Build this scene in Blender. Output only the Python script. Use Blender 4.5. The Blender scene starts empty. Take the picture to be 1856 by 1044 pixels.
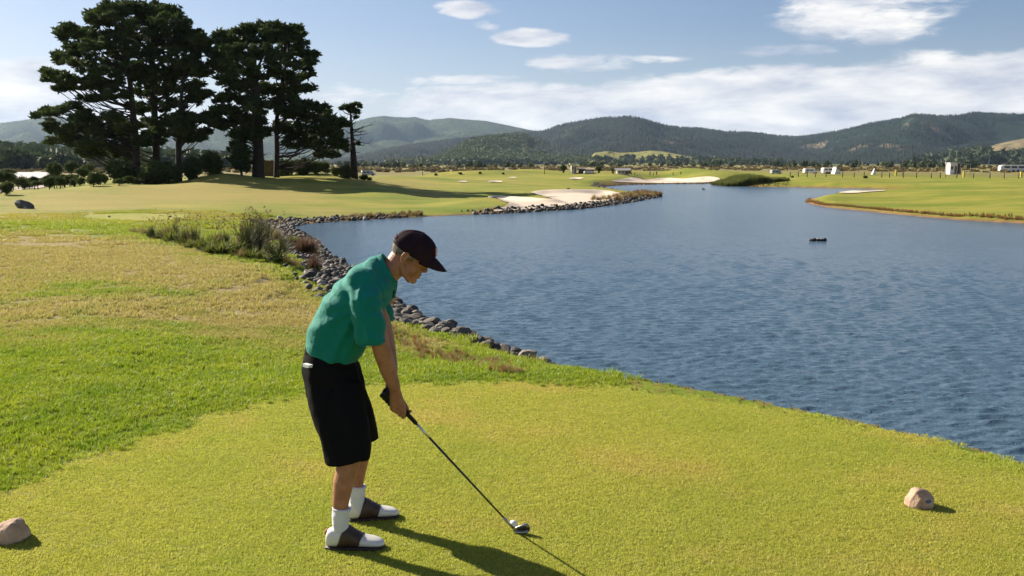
import bpy, bmesh, math, random
import numpy as np
from mathutils import Vector, Matrix, noise as mnoise
from mathutils.geometry import delaunay_2d_cdt

random.seed(7)
RNG = np.random.default_rng(11)
R = math.radians
scene = bpy.context.scene
COL = scene.collection

# ------------------------------------------------------------------ camera
F_PX = 1800.0; CX = 928.0; CY = 522.0; PITCH = math.atan(226 / F_PX); CAM_H = 1.95
cam_data = bpy.data.cameras.new('camera')
cam_data.sensor_width = 36.0
cam_data.lens = 36.0 * F_PX / 1856.0
cam_data.clip_start = 0.05
cam_data.clip_end = 40000
cam = bpy.data.objects.new('camera', cam_data)
COL.objects.link(cam)
cam.location = (0, 0, CAM_H)
cam.rotation_euler = (math.pi / 2 - PITCH, 0, 0)
scene.camera = cam

# ------------------------------------------------------------------ light
SUN_AZ = 55.0      # degrees left of the view direction
SUN_EL = 29.0
sd = Vector((-math.sin(R(SUN_AZ)) * math.cos(R(SUN_EL)), math.cos(R(SUN_AZ)) * math.cos(R(SUN_EL)), math.sin(R(SUN_EL))))
sl = bpy.data.lights.new('sun', 'SUN')
sl.energy = 5.0
sl.angle = R(0.5)
sl.color = (1.0, 0.89, 0.72)
sun = bpy.data.objects.new('sun', sl)
COL.objects.link(sun)
sun.rotation_euler = sd.to_track_quat('Z', 'Y').to_euler()
sun.location = sd * 50
scene.view_settings.view_transform = 'Standard'
scene.view_settings.look = 'None'
scene.view_settings.exposure = 1.25
scene.view_settings.gamma = 1.0
scene.view_settings.use_curve_mapping = False
scene.cycles.volume_step_rate = 10
scene.cycles.max_bounces = 6
scene.cycles.transparent_max_bounces = 8
scene.cycles.volume_bounces = 0


class NT:
    """short helper round a node tree"""
    def __init__(self, tree):
        self.t = tree
    def n(self, kind, **kw):
        nd = self.t.nodes.new(kind)
        for k, v in kw.items():
            setattr(nd, k, v)
        return nd
    def l(self, a, b):
        self.t.links.new(a, b)
    def sock(self, node, i, v):
        if v is None:
            return
        if hasattr(v, 'links') or isinstance(v, bpy.types.NodeSocket):
            self.l(v, node.inputs[i])
        else:
            node.inputs[i].default_value = v
    def math(self, op, a, b=None, c=None, clamp=False):
        nd = self.n('ShaderNodeMath', operation=op, use_clamp=clamp)
        self.sock(nd, 0, a); self.sock(nd, 1, b); self.sock(nd, 2, c)
        return nd.outputs[0]
    def noise(self, vec, scale, detail=4, rough=.55, dist=0):
        nd = self.n('ShaderNodeTexNoise')
        if vec is not None:
            self.l(vec, nd.inputs['Vector'])
        nd.inputs['Scale'].default_value = scale
        nd.inputs['Detail'].default_value = detail
        nd.inputs['Roughness'].default_value = rough
        nd.inputs['Distortion'].default_value = dist
        return nd.outputs['Fac']
    def mapr(self, v, a, b, c=0.0, d=1.0, smooth=False):
        nd = self.n('ShaderNodeMapRange')
        if smooth:
            nd.interpolation_type = 'SMOOTHSTEP'
        self.l(v, nd.inputs[0])
        nd.inputs[1].default_value = a; nd.inputs[2].default_value = b
        nd.inputs[3].default_value = c; nd.inputs[4].default_value = d
        return nd.outputs[0]
    def mix(self, fac, a, b, blend='MIX'):
        nd = self.n('ShaderNodeMix', data_type='RGBA', blend_type=blend)
        self.sock(nd, 0, fac)
        for i, v in ((6, a), (7, b)):
            if isinstance(v, tuple) and len(v) == 3:
                v = (*v, 1)
            self.sock(nd, i, v)
        return nd.outputs[2]
    def scalevec(self, vec, s):
        nd = self.n('ShaderNodeVectorMath', operation='MULTIPLY')
        self.l(vec, nd.inputs[0])
        nd.inputs[1].default_value = s
        return nd.outputs[0]


# ------------------------------------------------------------------ sky with clouds
def build_world():
    w = bpy.data.worlds.new('World'); scene.world = w; w.use_nodes = True
    t = w.node_tree
    for nd in list(t.nodes):
        t.nodes.remove(nd)
    g = NT(t)
    sky = g.n('ShaderNodeTexSky', sky_type='NISHITA', sun_disc=False)
    sky.sun_elevation = R(SUN_EL)
    sky.sun_rotation = R(-SUN_AZ)
    sky.altitude = 10; sky.air_density = 1.0; sky.dust_density = 0.8; sky.ozone_density = 1.6
    tc = g.n('ShaderNodeTexCoord')
    sep = g.n('ShaderNodeSeparateXYZ'); g.l(tc.outputs['Generated'], sep.inputs[0])
    x, y, z = sep.outputs
    az = g.math('ARCTAN2', x, y)
    hyp = g.math('SQRT', g.math('ADD', g.math('MULTIPLY', x, x), g.math('MULTIPLY', y, y)))
    el = g.math('DIVIDE', z, hyp)
    comb = g.n('ShaderNodeCombineXYZ'); g.l(az, comb.inputs[0]); g.l(el, comb.inputs[1])
    uv = comb.outputs[0]
    streak = g.noise(g.scalevec(uv, (5.5, 26, 1)), 1.0, 10, .64, .6)
    fine = g.noise(g.scalevec(uv, (20, 60, 1)), 1.0, 8, .62, .5)
    def ell(px, py, rx, ry, amp, soft=1.0):
        a0 = math.atan((px - CX) / F_PX); e0 = (296 - py) / F_PX
        dx = g.math('DIVIDE', g.math('SUBTRACT', az, a0), rx / F_PX)
        dy = g.math('DIVIDE', g.math('SUBTRACT', el, e0), ry / F_PX)
        r2 = g.math('ADD', g.math('MULTIPLY', dx, dx), g.math('MULTIPLY', dy, dy))
        v = g.math('SUBTRACT', 1.0, r2, clamp=True)
        return g.math('MULTIPLY', v, amp)
    blobs = [(848, 27, 72, 20, 1.1), (885, 55, 45, 18, .6), (965, 75, 88, 20, 1.15), (1570, 42, 190, 62, 1.05),
             (1050, 120, 140, 22, .8), (1190, 116, 110, 12, .6), (835, 150, 140, 14, .7), (900, 143, 70, 10, .6),
             (620, 180, 150, 30, .8), (1400, 105, 160, 14, .55),
             (1480, 200, 640, 80, 1.7), (1000, 205, 380, 62, 1.5), (900, 170, 200, 26, .8), (1100, 235, 600, 40, .9), (1750, 160, 300, 60, 1.3),
             (-60, 200, 330, 90, 1.25), (-300, 120, 300, 60, .9), (2300, 150, 400, 110, 1.2)]
    m = None
    for b in blobs:
        e = ell(*b)
        m = e if m is None else g.math('MAXIMUM', m, e)
    # cloud field away from the frame
    out = g.mapr(g.math('ABSOLUTE', az), .75, 1.2)
    sel = g.mapr(el, .02, .3, 0.75, .3)
    m = g.math('MAXIMUM', m, g.math('MULTIPLY', out, sel))
    th = g.math('ADD', g.math('MULTIPLY', g.math('SUBTRACT', streak, .5), 2.6), g.math('MULTIPLY', g.math('SUBTRACT', fine, .5), 2.1))
    dens = g.math('ADD', g.math('MULTIPLY', m, 1.35), th)
    fac = g.mapr(dens, .36, 1.20, smooth=True)
    fac = g.math('MULTIPLY', fac, g.mapr(m, 0.0, .35))
    body = g.noise(g.scalevec(uv, (9, 34, 1)), 1.0, 7, .6, .2)
    bright = g.mapr(body, .35, .65)
    ccol = g.mix(bright, (4.3, 4.6, 5.5), (8.8, 8.5, 8.1))
    # thin veil of high cloud low in the sky, brighter towards the sun
    veil = g.mapr(el, 0.0, .13, .30, 0.0)
    tosun = g.mapr(az, -.75, .2, 1.0, 0.0)
    veil = g.math('ADD', veil, g.math('MULTIPLY', g.math('MULTIPLY', tosun, g.mapr(el, .0, .3, 1.0, .25)), .38), clamp=True)
    skyc = g.mix(1.0, sky.outputs[0], (.60, .64, .78), 'MULTIPLY')
    base = g.mix(veil, skyc, (6.0, 6.4, 7.3))
    c = g.mix(g.math('MULTIPLY', fac, .92), base, ccol)
    bg = g.n('ShaderNodeBackground'); bg.inputs['Strength'].default_value = 0.055
    g.l(c, bg.inputs[0])
    o = g.n('ShaderNodeOutputWorld'); g.l(bg.outputs[0], o.inputs[0])
build_world()

# ------------------------------------------------------------------ helpers
RIGHT = Vector((1, 0, 0)); UPV = Vector((0, math.sin(PITCH), math.cos(PITCH))); FWD = Vector((0, math.cos(PITCH), -math.sin(PITCH)))
def ray(px, py):
    return RIGHT * ((px - CX) / F_PX) + UPV * ((CY - py) / F_PX) + FWD
def P(px, py, Y):
    """world point at distance Y in front of the camera seen at photograph position px, py"""
    d = ray(px, py)
    return Vector((0, 0, CAM_H)) + d * (Y / d.y)
def G(px, py, z=0.0):
    d = ray(px, py)
    return Vector((0, 0, CAM_H)) + d * ((z - CAM_H) / d.z)

def tag(o, label=None, cat=None, group=None, kind=None):
    if label: o['label'] = label
    if cat: o['category'] = cat
    if group: o['group'] = group
    if kind: o['kind'] = kind
    return o
def empty(name, loc, rz=0.0):
    o = bpy.data.objects.new(name, None); COL.objects.link(o)
    o.location = loc; o.rotation_euler = (0, 0, rz); o.empty_display_size = .2
    return o
def mesh_obj(name, verts, faces, mat=None, parent=None, smooth=True, loc=None):
    me = bpy.data.meshes.new(name)
    me.from_pydata([tuple(v) for v in verts], [], faces)
    if smooth:
        me.polygons.foreach_set('use_smooth', [True] * len(me.polygons))
    me.update()
    return link(name, me, mat, parent, loc)
def link(name, me, mat=None, parent=None, loc=None):
    o = bpy.data.objects.new(name, me); COL.objects.link(o)
    if mat and not me.materials:
        me.materials.append(mat)
    if loc is not None: o.location = loc
    if parent:
        o.parent = parent
    return o
def tri_mesh(name, V, T, mat=None, parent=None, smooth=False, loc=None):
    """fast numpy triangle/quad mesh; T is (n,k)"""
    V = np.asarray(V, np.float32); T = np.asarray(T, np.int32)
    me = bpy.data.meshes.new(name)
    k = T.shape[1]
    me.vertices.add(len(V)); me.vertices.foreach_set('co', V.ravel())
    me.loops.add(T.size); me.loops.foreach_set('vertex_index', T.ravel())
    me.polygons.add(len(T))
    me.polygons.foreach_set('loop_start', np.arange(0, T.size, k, dtype=np.int32))
    me.polygons.foreach_set('loop_total', np.full(len(T), k, np.int32))
    if smooth:
        me.polygons.foreach_set('use_smooth', np.ones(len(T), bool))
    me.update(calc_edges=True)
    me.validate()
    return link(name, me, mat, parent, loc)

class MB:
    """collects closed pieces in one mesh"""
    def __init__(self): self.v = []; self.f = []
    def add(self, vs, fs):
        b = len(self.v); self.v += [Vector(p) for p in vs]; self.f += [tuple(i + b for i in f) for f in fs]
    def rings(self, rs, cap=True, closed=True):
        n = len(rs[0]); vs = [p for r in rs for p in r]; fs = []
        for i in range(len(rs) - 1):
            for j in range(n if closed else n - 1):
                k = (j + 1) % n
                fs.append((i * n + j, i * n + k, (i + 1) * n + k, (i + 1) * n + j))
        if cap:
            fs.append(tuple(range(n - 1, -1, -1))); fs.append(tuple((len(rs) - 1) * n + j for j in range(n)))
        self.add(vs, fs)
    def tube(self, pts, rad, n=8, cap=True):
        pts = [Vector(p) for p in pts]
        if not hasattr(rad, '__len__'): rad = [rad] * len(pts)
        rs = []; u = None
        for i, p in enumerate(pts):
            t = (pts[min(i + 1, len(pts) - 1)] - pts[max(i - 1, 0)]).normalized()
            if u is None:
                u = t.orthogonal().normalized()
            u = (u - t * u.dot(t)).normalized()
            w = t.cross(u)
            rs.append([p + (u * math.cos(a) + w * math.sin(a)) * rad[i] for a in [2 * math.pi * j / n for j in range(n)]])
        self.rings(rs, cap)
    def box(self, c, s, rot=None):
        hx, hy, hz = s[0] / 2, s[1] / 2, s[2] / 2
        vs = [Vector((sx * hx, sy * hy, sz * hz)) for sz in (-1, 1) for sy in (-1, 1) for sx in (-1, 1)]
        if rot is not None: vs = [rot @ v for v in vs]
        vs = [v + Vector(c) for v in vs]
        self.add(vs, [(0, 2, 3, 1), (4, 5, 7, 6), (0, 1, 5, 4), (2, 6, 7, 3), (0, 4, 6, 2), (1, 3, 7, 5)])
    def ball(self, c, r, M=None, nu=16, nv=10):
        """ellipsoid, radii r along the columns of M"""
        c = Vector(c)
        if not hasattr(r, '__len__'): r = (r, r, r)
        vs = []; fs = []
        def pt(a, b):
            v = Vector((r[0] * math.sin(b) * math.cos(a), r[1] * math.sin(b) * math.sin(a), r[2] * math.cos(b)))
            return c + (M @ v if M is not None else v)
        vs.append(pt(0, 0))
        for i in range(1, nv):
            for j in range(nu): vs.append(pt(2 * math.pi * j / nu, math.pi * i / nv))
        vs.append(pt(0, math.pi))
        for j in range(nu):
            k = (j + 1) % nu
            fs.append((0, 1 + j, 1 + k))
            for i in range(nv - 2):
                fs.append((1 + i * nu + j, 1 + (i + 1) * nu + j, 1 + (i + 1) * nu + k, 1 + i * nu + k))
            fs.append((1 + (nv - 2) * nu + j, len(vs) - 1, 1 + (nv - 2) * nu + k))
        self.add(vs, fs)
    def chain(self, pts, rad, n=14):
        """tapered capsules with balls at the joints"""
        for i in range(len(pts)):
            self.ball(pts[i], rad[i] * 1.0, nu=n, nv=8)
        for i in range(len(pts) - 1):
            self.tube([pts[i], pts[i + 1]], [rad[i], rad[i + 1]], n)
    def build(self, name, mat=None, parent=None, smooth=True, recalc=True, loc=None):
        me = bpy.data.meshes.new(name)
        me.from_pydata([tuple(v) for v in self.v], [], self.f)
        if recalc:
            bm = bmesh.new(); bm.from_mesh(me); bmesh.ops.recalc_face_normals(bm, faces=bm.faces); bm.to_mesh(me); bm.free()
        me.polygons.foreach_set('use_smooth', [smooth] * len(me.polygons))
        me.update()
        return link(name, me, mat, parent, loc)

def autosmooth(o, ang=40):
    try:
        o.data.shade_auto_smooth  # noqa
    except AttributeError:
        pass
    bm = bmesh.new(); bm.from_mesh(o.data)
    for e in bm.edges:
        if len(e.link_faces) == 2 and e.calc_face_angle(0) > R(ang): e.smooth = False
    bm.to_mesh(o.data); bm.free()
    return o

def remeshed(mb, name, voxel, mat, parent, smooth_it=4, disp=None, factor=.5):
    tmp = mb.build('tmp_body')
    m = tmp.modifiers.new('r', 'REMESH'); m.mode = 'VOXEL'; m.voxel_size = voxel; m.use_smooth_shade = True
    if smooth_it:
        s = tmp.modifiers.new('s', 'SMOOTH'); s.iterations = smooth_it; s.factor = factor
    dg = bpy.context.evaluated_depsgraph_get(); dg.update()
    me = bpy.data.meshes.new_from_object(tmp.evaluated_get(dg))
    bpy.data.objects.remove(tmp)
    me.name = name
    me.polygons.foreach_set('use_smooth', [True] * len(me.polygons))
    if disp:
        me.update()
        nv = len(me.vertices); co = np.empty(nv * 3, np.float32); me.vertices.foreach_get('co', co); co = co.reshape(-1, 3)
        no = np.array([v.normal[:] for v in me.vertices], np.float32)
        d = np.array([disp(Vector(c.tolist())) for c in co], np.float32)
        co += no * d[:, None]
        me.vertices.foreach_set('co', co.ravel()); me.update()
    me.materials.clear()
    return link(name, me, mat, parent)

# ------------------------------------------------------------------ materials
def pmat(name, col, rough=.7, var=.18, vscale=6.0, bump=.0, bscale=60.0, metal=0.0, spec=.4, sss=0.0, col2=None, coat=0.0, transl=0.0):
    m = bpy.data.materials.new(name); m.use_nodes = True
    t = m.node_tree; g = NT(t)
    b = t.nodes['Principled BSDF']
    tc = g.n('ShaderNodeTexCoord'); v = tc.outputs['Object']
    nz = g.noise(v, vscale, 5, .6)
    c2 = col2 if col2 else tuple(min(1, c * (1 + var)) for c in col)
    c1 = col if col2 else tuple(c * (1 - var) for c in col)
    c = g.mix(g.mapr(nz, .3, .7), c1, c2)
    g.l(c, b.inputs['Base Color'])
    b.inputs['Roughness'].default_value = rough
    b.inputs['Metallic'].default_value = metal
    b.inputs['Specular IOR Level'].default_value = spec
    b.inputs['Coat Weight'].default_value = coat
    if sss:
        b.inputs['Subsurface Weight'].default_value = sss
        b.inputs['Subsurface Radius'].default_value = (.012, .005, .003)
        b.inputs['Subsurface Scale'].default_value = 1.0
    if bump:
        bn = g.n('ShaderNodeBump'); bn.inputs['Strength'].default_value = 1.0; bn.inputs['Distance'].default_value = bump
        g.l(g.noise(v, bscale, 5, .6), bn.inputs['Height']); g.l(bn.outputs[0], b.inputs['Normal'])
    if transl:
        out = t.nodes['Material Output']
        tr = g.n('ShaderNodeBsdfTranslucent'); g.l(c, tr.inputs[0])
        mx = g.n('ShaderNodeMixShader'); mx.inputs[0].default_value = transl
        g.l(b.outputs[0], mx.inputs[1]); g.l(tr.outputs[0], mx.inputs[2]); g.l(mx.outputs[0], out.inputs[0])
    return m

def foliage_mat(name, dark, light, transl=.25, nscale=.6, rough=.75, hue=0.0):
    """leaf colour varies from leaf clump to leaf clump and with a slow noise"""
    m = bpy.data.materials.new(name); m.use_nodes = True
    t = m.node_tree; g = NT(t); b = t.nodes['Principled BSDF']
    ge = g.n('ShaderNodeNewGeometry'); oi = g.n('ShaderNodeObjectInfo')
    nz = g.noise(ge.outputs['Position'], nscale, 4, .6)
    f = g.math('ADD', g.math('MULTIPLY', ge.outputs['Random Per Island'], .45), g.mapr(nz, .3, .7, 0, .45))
    f = g.math('ADD', f, g.math('MULTIPLY', oi.outputs['Random'], .18), clamp=True)
    c = g.mix(f, dark, light)
    g.l(c, b.inputs['Base Color']); b.inputs['Roughness'].default_value = rough; b.inputs['Specular IOR Level'].default_value = .25
    tr = g.n('ShaderNodeBsdfTranslucent'); g.l(c, tr.inputs[0])
    mx = g.n('ShaderNodeMixShader'); mx.inputs[0].default_value = transl
    g.l(b.outputs[0], mx.inputs[1]); g.l(tr.outputs[0], mx.inputs[2]); g.l(mx.outputs[0], t.nodes['Material Output'].inputs[0])
    return m

# grass colour shared by the ground sheet and the blades
def grass_group():
    t = bpy.data.node_groups.new('grass_colour', 'ShaderNodeTree')
    for nm in ('Dry', 'Mown', 'Bank', 'Marsh'):
        t.interface.new_socket(nm, in_out='INPUT', socket_type='NodeSocketFloat')
    t.interface.new_socket('Color', in_out='OUTPUT', socket_type='NodeSocketColor')
    g = NT(t); gi = g.n('NodeGroupInput'); go = g.n('NodeGroupOutput')
    ge = g.n('ShaderNodeNewGeometry'); p = ge.outputs['Position']
    big = g.noise(p, .22, 4, .55); mid = g.noise(p, 1.3, 5, .65); fin = g.noise(p, 14, 5, .7)
    stretch = g.noise(g.scalevec(p, (.10, .5, .3)), 1.0, 5, .6)
    # rough grass
    rg = g.mix(g.mapr(mid, .36, .64), (.095, .18, .006), (.20, .25, .012))
    rg = g.mix(g.mapr(fin, .35, .7, 0, .5), rg, (.22, .21, .035))
    rg = g.mix(g.mapr(g.noise(p, 9, 4, .65), .50, .68, 0, .6), rg, (.06, .11, .005))
    ge2 = g.n('ShaderNodeVectorMath', operation='LENGTH'); g.l(p, ge2.inputs[0])
    farc = g.mix(g.mapr(g.noise(g.scalevec(p, (.07, .13, .1)), 1.0, 6, .68), .38, .62), (.125, .175, .014), (.28, .25, .045))
    farc = g.mix(g.mapr(g.noise(p, .9, 5, .75), .45, .75, 0, .5), farc, (.11, .13, .02))
    rg = g.mix(g.mapr(ge2.outputs['Value'], 25, 60), rg, farc)
    # mown tee
    mn = g.mix(g.mapr(mid, .32, .68), (.215, .245, .036), (.30, .288, .058))
    mn = g.mix(g.mapr(big, .42, .62, 0, .7), mn, (.32, .28, .065))
    mn = g.mix(g.mapr(g.noise(p, .9, 3, .5), .53, .66, 0, .6), mn, (.36, .27, .095))
    mn = g.mix(g.mapr(fin, .48, .72, 0, .4), mn, (.15, .18, .022))
    mn = g.mix(g.mapr(g.noise(p, 42, 3, .6), .50, .66, 0, .42), mn, (.11, .14, .015))
    mn = g.mix(g.mapr(g.noise(p, 2.6, 4, .7), .56, .72, 0, .5), mn, (.17, .215, .02))
    c = g.mix(gi.outputs['Mown'], rg, mn)
    # dry brown patches, drawn out in streaks
    dn = g.math('ADD', g.math('MULTIPLY', mid, .5), g.math('ADD', g.math('MULTIPLY', stretch, .45), g.math('MULTIPLY', fin, .25)))
    df = g.math('ADD', g.math('SUBTRACT', dn, .95), g.math('MULTIPLY', gi.outputs['Dry'], .60))
    df = g.mapr(df, -.10, .20, smooth=True)
    drycol = g.mix(g.mapr(fin, .3, .7), (.25, .165, .095), (.33, .25, .125))
    drycol = g.mix(g.mapr(ge2.outputs['Value'], 28, 60, 0, .8), drycol, (.27, .225, .050))
    c = g.mix(g.math('MULTIPLY', df, .8), c, drycol)
    bankc = g.mix(g.mapr(mid, .35, .65), (.13, .075, .04), (.30, .16, .07))
    c = g.mix(gi.outputs['Bank'], c, bankc)
    marsh = g.mix(g.mapr(g.noise(g.scalevec(p, (.004, .03, .02)), 1.0, 6, .65), .35, .65), (.17, .13, .045), (.21, .20, .07))
    c = g.mix(gi.outputs['Marsh'], c, marsh)
    g.l(c, go.inputs[0])
    return t
GG = grass_group()

def ground_mat():
    m = bpy.data.materials.new('ground'); m.use_nodes = True
    t = m.node_tree; g = NT(t); b = t.nodes['Principled BSDF']
    gr = g.n('ShaderNodeGroup', node_tree=GG)
    for nm in ('Dry', 'Mown', 'Bank', 'Marsh'):
        a = g.n('ShaderNodeAttribute', attribute_name=nm.lower()); g.l(a.outputs['Fac'], gr.inputs[nm])
    ge = g.n('ShaderNodeNewGeometry'); p = ge.outputs['Position']
    g.l(gr.outputs[0], b.inputs['Base Color'])
    b.inputs['Roughness'].default_value = .9; b.inputs['Specular IOR Level'].default_value = .15
    h = g.math('ADD', g.math('MULTIPLY', g.noise(p, 28, 6, .75), .6), g.noise(p, 5, 5, .7))
    bn = g.n('ShaderNodeBump'); bn.inputs['Strength'].default_value = 1; bn.inputs['Distance'].default_value = .05
    g.l(h, bn.inputs['Height']); g.l(bn.outputs[0], b.inputs['Normal'])
    return m
def blade_mat(name, mown):
    m = bpy.data.materials.new(name); m.use_nodes = True
    t = m.node_tree; g = NT(t); b = t.nodes['Principled BSDF']
    gr = g.n('ShaderNodeGroup', node_tree=GG)
    gr.inputs['Mown'].default_value = mown
    a = g.n('ShaderNodeAttribute', attribute_name='dry', attribute_type='INSTANCER'); g.l(a.outputs['Fac'], gr.inputs['Dry'])
    a = g.n('ShaderNodeAttribute', attribute_name='bank', attribute_type='INSTANCER'); g.l(a.outputs['Fac'], gr.inputs['Bank'])
    ge = g.n('ShaderNodeNewGeometry')
    rv = ge.outputs['Random Per Island']
    c = g.mix(g.mapr(rv, 0, 1, .0, .26), gr.outputs[0], (.36, .34, .085) if mown else (.26, .30, .03))
    c = g.mix(g.mapr(rv, .90, .91, 0, .45), c, (.32, .26, .10))
    c = g.mix(1.0, c, (1.66, 1.76, 1.40) if mown else (1.40, 1.45, 1.2), 'MULTIPLY')
    g.l(c, b.inputs['Base Color']); b.inputs['Roughness'].default_value = .5; b.inputs['Specular IOR Level'].default_value = .35
    tr = g.n('ShaderNodeBsdfTranslucent'); g.l(c, tr.inputs[0])
    mx = g.n('ShaderNodeMixShader'); mx.inputs[0].default_value = .5
    g.l(b.outputs[0], mx.inputs[1]); g.l(tr.outputs[0], mx.inputs[2]); g.l(mx.outputs[0], t.nodes['Material Output'].inputs[0])
    return m

# ------------------------------------------------------------------ shoreline and terrain heights
ZW = -1.3
SHORE = []   # world x, y, bank width, rockiness
def shp(px, py, w, rk):
    p = G(px, py, ZW); SHORE.append((p.x, p.y, w, rk))
def shw(x, y, w, rk): SHORE.append((x, y, w, rk))
shw(60, -60, 4, 0); shw(14, -20, 4, 0); shw(8.6, -3, 4, 0); shw(7.3, 4.0, 3.2, 0); shw(5.4, 8.2, 3, 0); shw(3.0, 11.4, 3, 0); shw(1.3, 13.6, 3, 0)
for q in [(1003, 684, 3, 0), (950, 668, 3.2, 1), (900, 652, 3.6, 1), (850, 634, 3.8, 1), (800, 612, 3.8, 1), (760, 594, 3.6, 1), (725, 574, 3.4, 1),
          (700, 556, 3.4, 1), (672, 528, 3.6, 1), (640, 494, 4.2, 1), (612, 476, 4.6, 1), (590, 462, 4.6, 1), (575, 445, 4.5, 1), (558, 432, 4.5, 1),
          (538, 421, 4.5, 1), (524, 413, 5, 1), (540, 407, 5, 1), (600, 402, 6.5, 1), (660, 398.5, 7, 1), (720, 395, 5, .8), (770, 393, 4, 0), (860, 389, 3, 0), (880, 388, 2.6, .8),
          (920, 386.5, 2.2, 1), (980, 383, 2.0, 1), (1050, 379, 2.0, 1), (1110, 371.5, 2.2, 1), (1150, 365, 2.4, 1), (1180, 360, 3, .6), (1197, 355.5, 4, 0), (1170, 350, 4, 0),
          (1120, 344, 4, 0), (1093, 339.5, 4, .3), (1100, 336.5, 3, .7), (1130, 335, 3, .7), (1200, 333.6, 3, .5), (1300, 332.2, 3, .5), (1325, 337, 3, 0), (1370, 338.5, 3, 0),
          (1430, 339, 3, 0), (1500, 340.5, 3, 0), (1600, 342.5, 3, 0), (1680, 343.5, 3, 0), (1640, 345.5, 4, 0), (1560, 348, 4, 0), (1500, 353.5, 3, 0),
          (1470, 361, 2.0, 0), (1464, 368, 1.8, 0), (1500, 376, 2.0, 0), (1560, 382, 2.0, 0), (1640, 390, 2.0, 0), (1740, 399, 2.0, 0), (1856, 405, 2.0, 0)]:
    shp(*q)
shw(40, 49, 3, 0); shw(75, 44, 4, 0); shw(120, 20, 4, 0); shw(120, -60, 4, 0)
SA = np.array(SHORE)

def seg_dist(X, Y, poly, closed=True):
    """distance to a polyline and the interpolated extra columns; sign by point in polygon"""
    n = len(poly); best = np.full(X.shape, 1e18); extra = [np.zeros(X.shape) for _ in range(poly.shape[1] - 2)]
    inside = np.zeros(X.shape, bool)
    for i in range(n if closed else n - 1):
        a = poly[i]; b = poly[(i + 1) % n]
        dx, dy = b[0] - a[0], b[1] - a[1]; L = dx * dx + dy * dy + 1e-12
        t = np.clip(((X - a[0]) * dx + (Y - a[1]) * dy) / L, 0, 1)
        d = (X - a[0] - t * dx) ** 2 + (Y - a[1] - t * dy) ** 2
        m = d < best; best = np.where(m, d, best)
        for k in range(len(extra)):
            extra[k] = np.where(m, a[2 + k] + t * (b[2 + k] - a[2 + k]), extra[k])
        c = ((a[1] > Y) != (b[1] > Y))
        with np.errstate(divide='ignore', invalid='ignore'):
            xi = (b[0] - a[0]) * (Y - a[1]) / (b[1] - a[1] + 1e-15) + a[0]
        inside ^= c & (X < xi)
    return np.sqrt(best), inside, extra

def smooth_poly(pts, it=2):
    p = np.asarray(pts, float)
    for _ in range(it):
        q = np.roll(p, -1, axis=0)
        p = np.stack([p * .75 + q * .25, p * .25 + q * .75], 1).reshape(-1, p.shape[1])
    return p

TEE = []
for (px, py) in [(-60, 930), (0, 893), (120, 838), (260, 788), (400, 745), (520, 718), (600, 704), (700, 697), (820, 692), (950, 692), (1080, 698), (1200, 713),
                 (1400, 744), (1600, 779), (1760, 812), (1900, 842)]:
    p = G(px, py, 0.0); TEE.append((p.x, p.y))
TEE += [(4.6, 4.6), (5.2, 2.0), (5.2, -3), (4, -6), (0, -7), (-4, -6), (-5.2, -3), (-5, 1.5), (-4.3, 4.2)]
TEEP = smooth_poly(TEE, 2)

CTRL = []
def cp(px, py, D):
    p = P(px, py, D); CTRL.append((p.x, p.y, p.z))
def cw(x, y, z): CTRL.append((x, y, z))
for q in [(-300, 640, 10), (0, 640, 10.4), (0, 540, 15), (0, 470, 21), (0, 425, 29), (0, 408, 36), (0, 398, 46), (0, 380, 56), (0, 362, 70), (0, 348, 84), (-300, 345, 86), (-300, 420, 30),
          (150, 640, 10.2), (200, 540, 15), (150, 440, 27), (150, 415, 36), (150, 400, 46), (300, 465, 22.5), (450, 495, 19), (540, 530, 16.6), (600, 590, 13.2), (700, 645, 11.3), (760, 660, 10.8),
          (850, 672, 10.4), (300, 560, 14.2), (450, 600, 12.6),
          (330, 440, 30), (430, 455, 27), (510, 470, 25), (300, 405, 43), (400, 398, 47), (480, 395, 51),
          (150, 385, 54), (300, 385, 54), (450, 385, 56), (150, 360, 72), (300, 360, 72), (450, 362, 72), (560, 370, 68), (640, 376, 66),
          (0, 346, 92), (100, 341, 92), (200, 335, 96), (300, 328, 101), (400, 321, 105), (240, 332, 99), (480, 316, 108), (560, 317, 112), (620, 318, 116), (660, 321, 122), (560, 340, 92), (650, 345, 90), (720, 352, 86),
          (780, 340, 108), (720, 328, 125), (830, 332, 125), (900, 336, 118), (820, 360, 82), (870, 366, 76), (760, 372, 73),
          (930, 348, 94), (1050, 346, 98), (1130, 349, 100), (1000, 340, 115), (1080, 332, 140), (1150, 351, 100),
          (880, 322, 170), (950, 318, 185), (1040, 317, 190), (1150, 317, 200), (1250, 321, 185), (1200, 321, 178), (1130, 324, 172), (1290, 322, 178), (1370, 324, 170), (1450, 326, 160), (1600, 330, 145),
          (1700, 329, 150), (1856, 327, 152), (1600, 352, 92), (1700, 350, 92), (1856, 346, 96), (1856, 372, 68), (1700, 366, 78), (1560, 366, 80), (1500, 358, 86), (2100, 370, 68), (2100, 340, 100)]:
    cp(*q)
for q in [(-200, 345, 112), (0, 342, 118), (100, 341, 119), (200, 340, 122), (290, 338, 128), (0, 325, 190), (150, 325, 190), (300, 325, 190), (420, 325, 180), (550, 325, 180)]: cp(*q)
for a in range(0, 360, 30):
    for r in (300, 600, 1500, 5000, 12000):
        cw(r * math.sin(R(a)), r * math.cos(R(a)), -1.05)
    if abs((a + 180) % 360 - 180) > 45:
        cw(60 * math.sin(R(a)), 60 * math.cos(R(a)), -.6); cw(20 * math.sin(R(a)), 20 * math.cos(R(a)), -.1)
        cw(120 * math.sin(R(a)), 120 * math.cos(R(a)), -.9)
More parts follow.
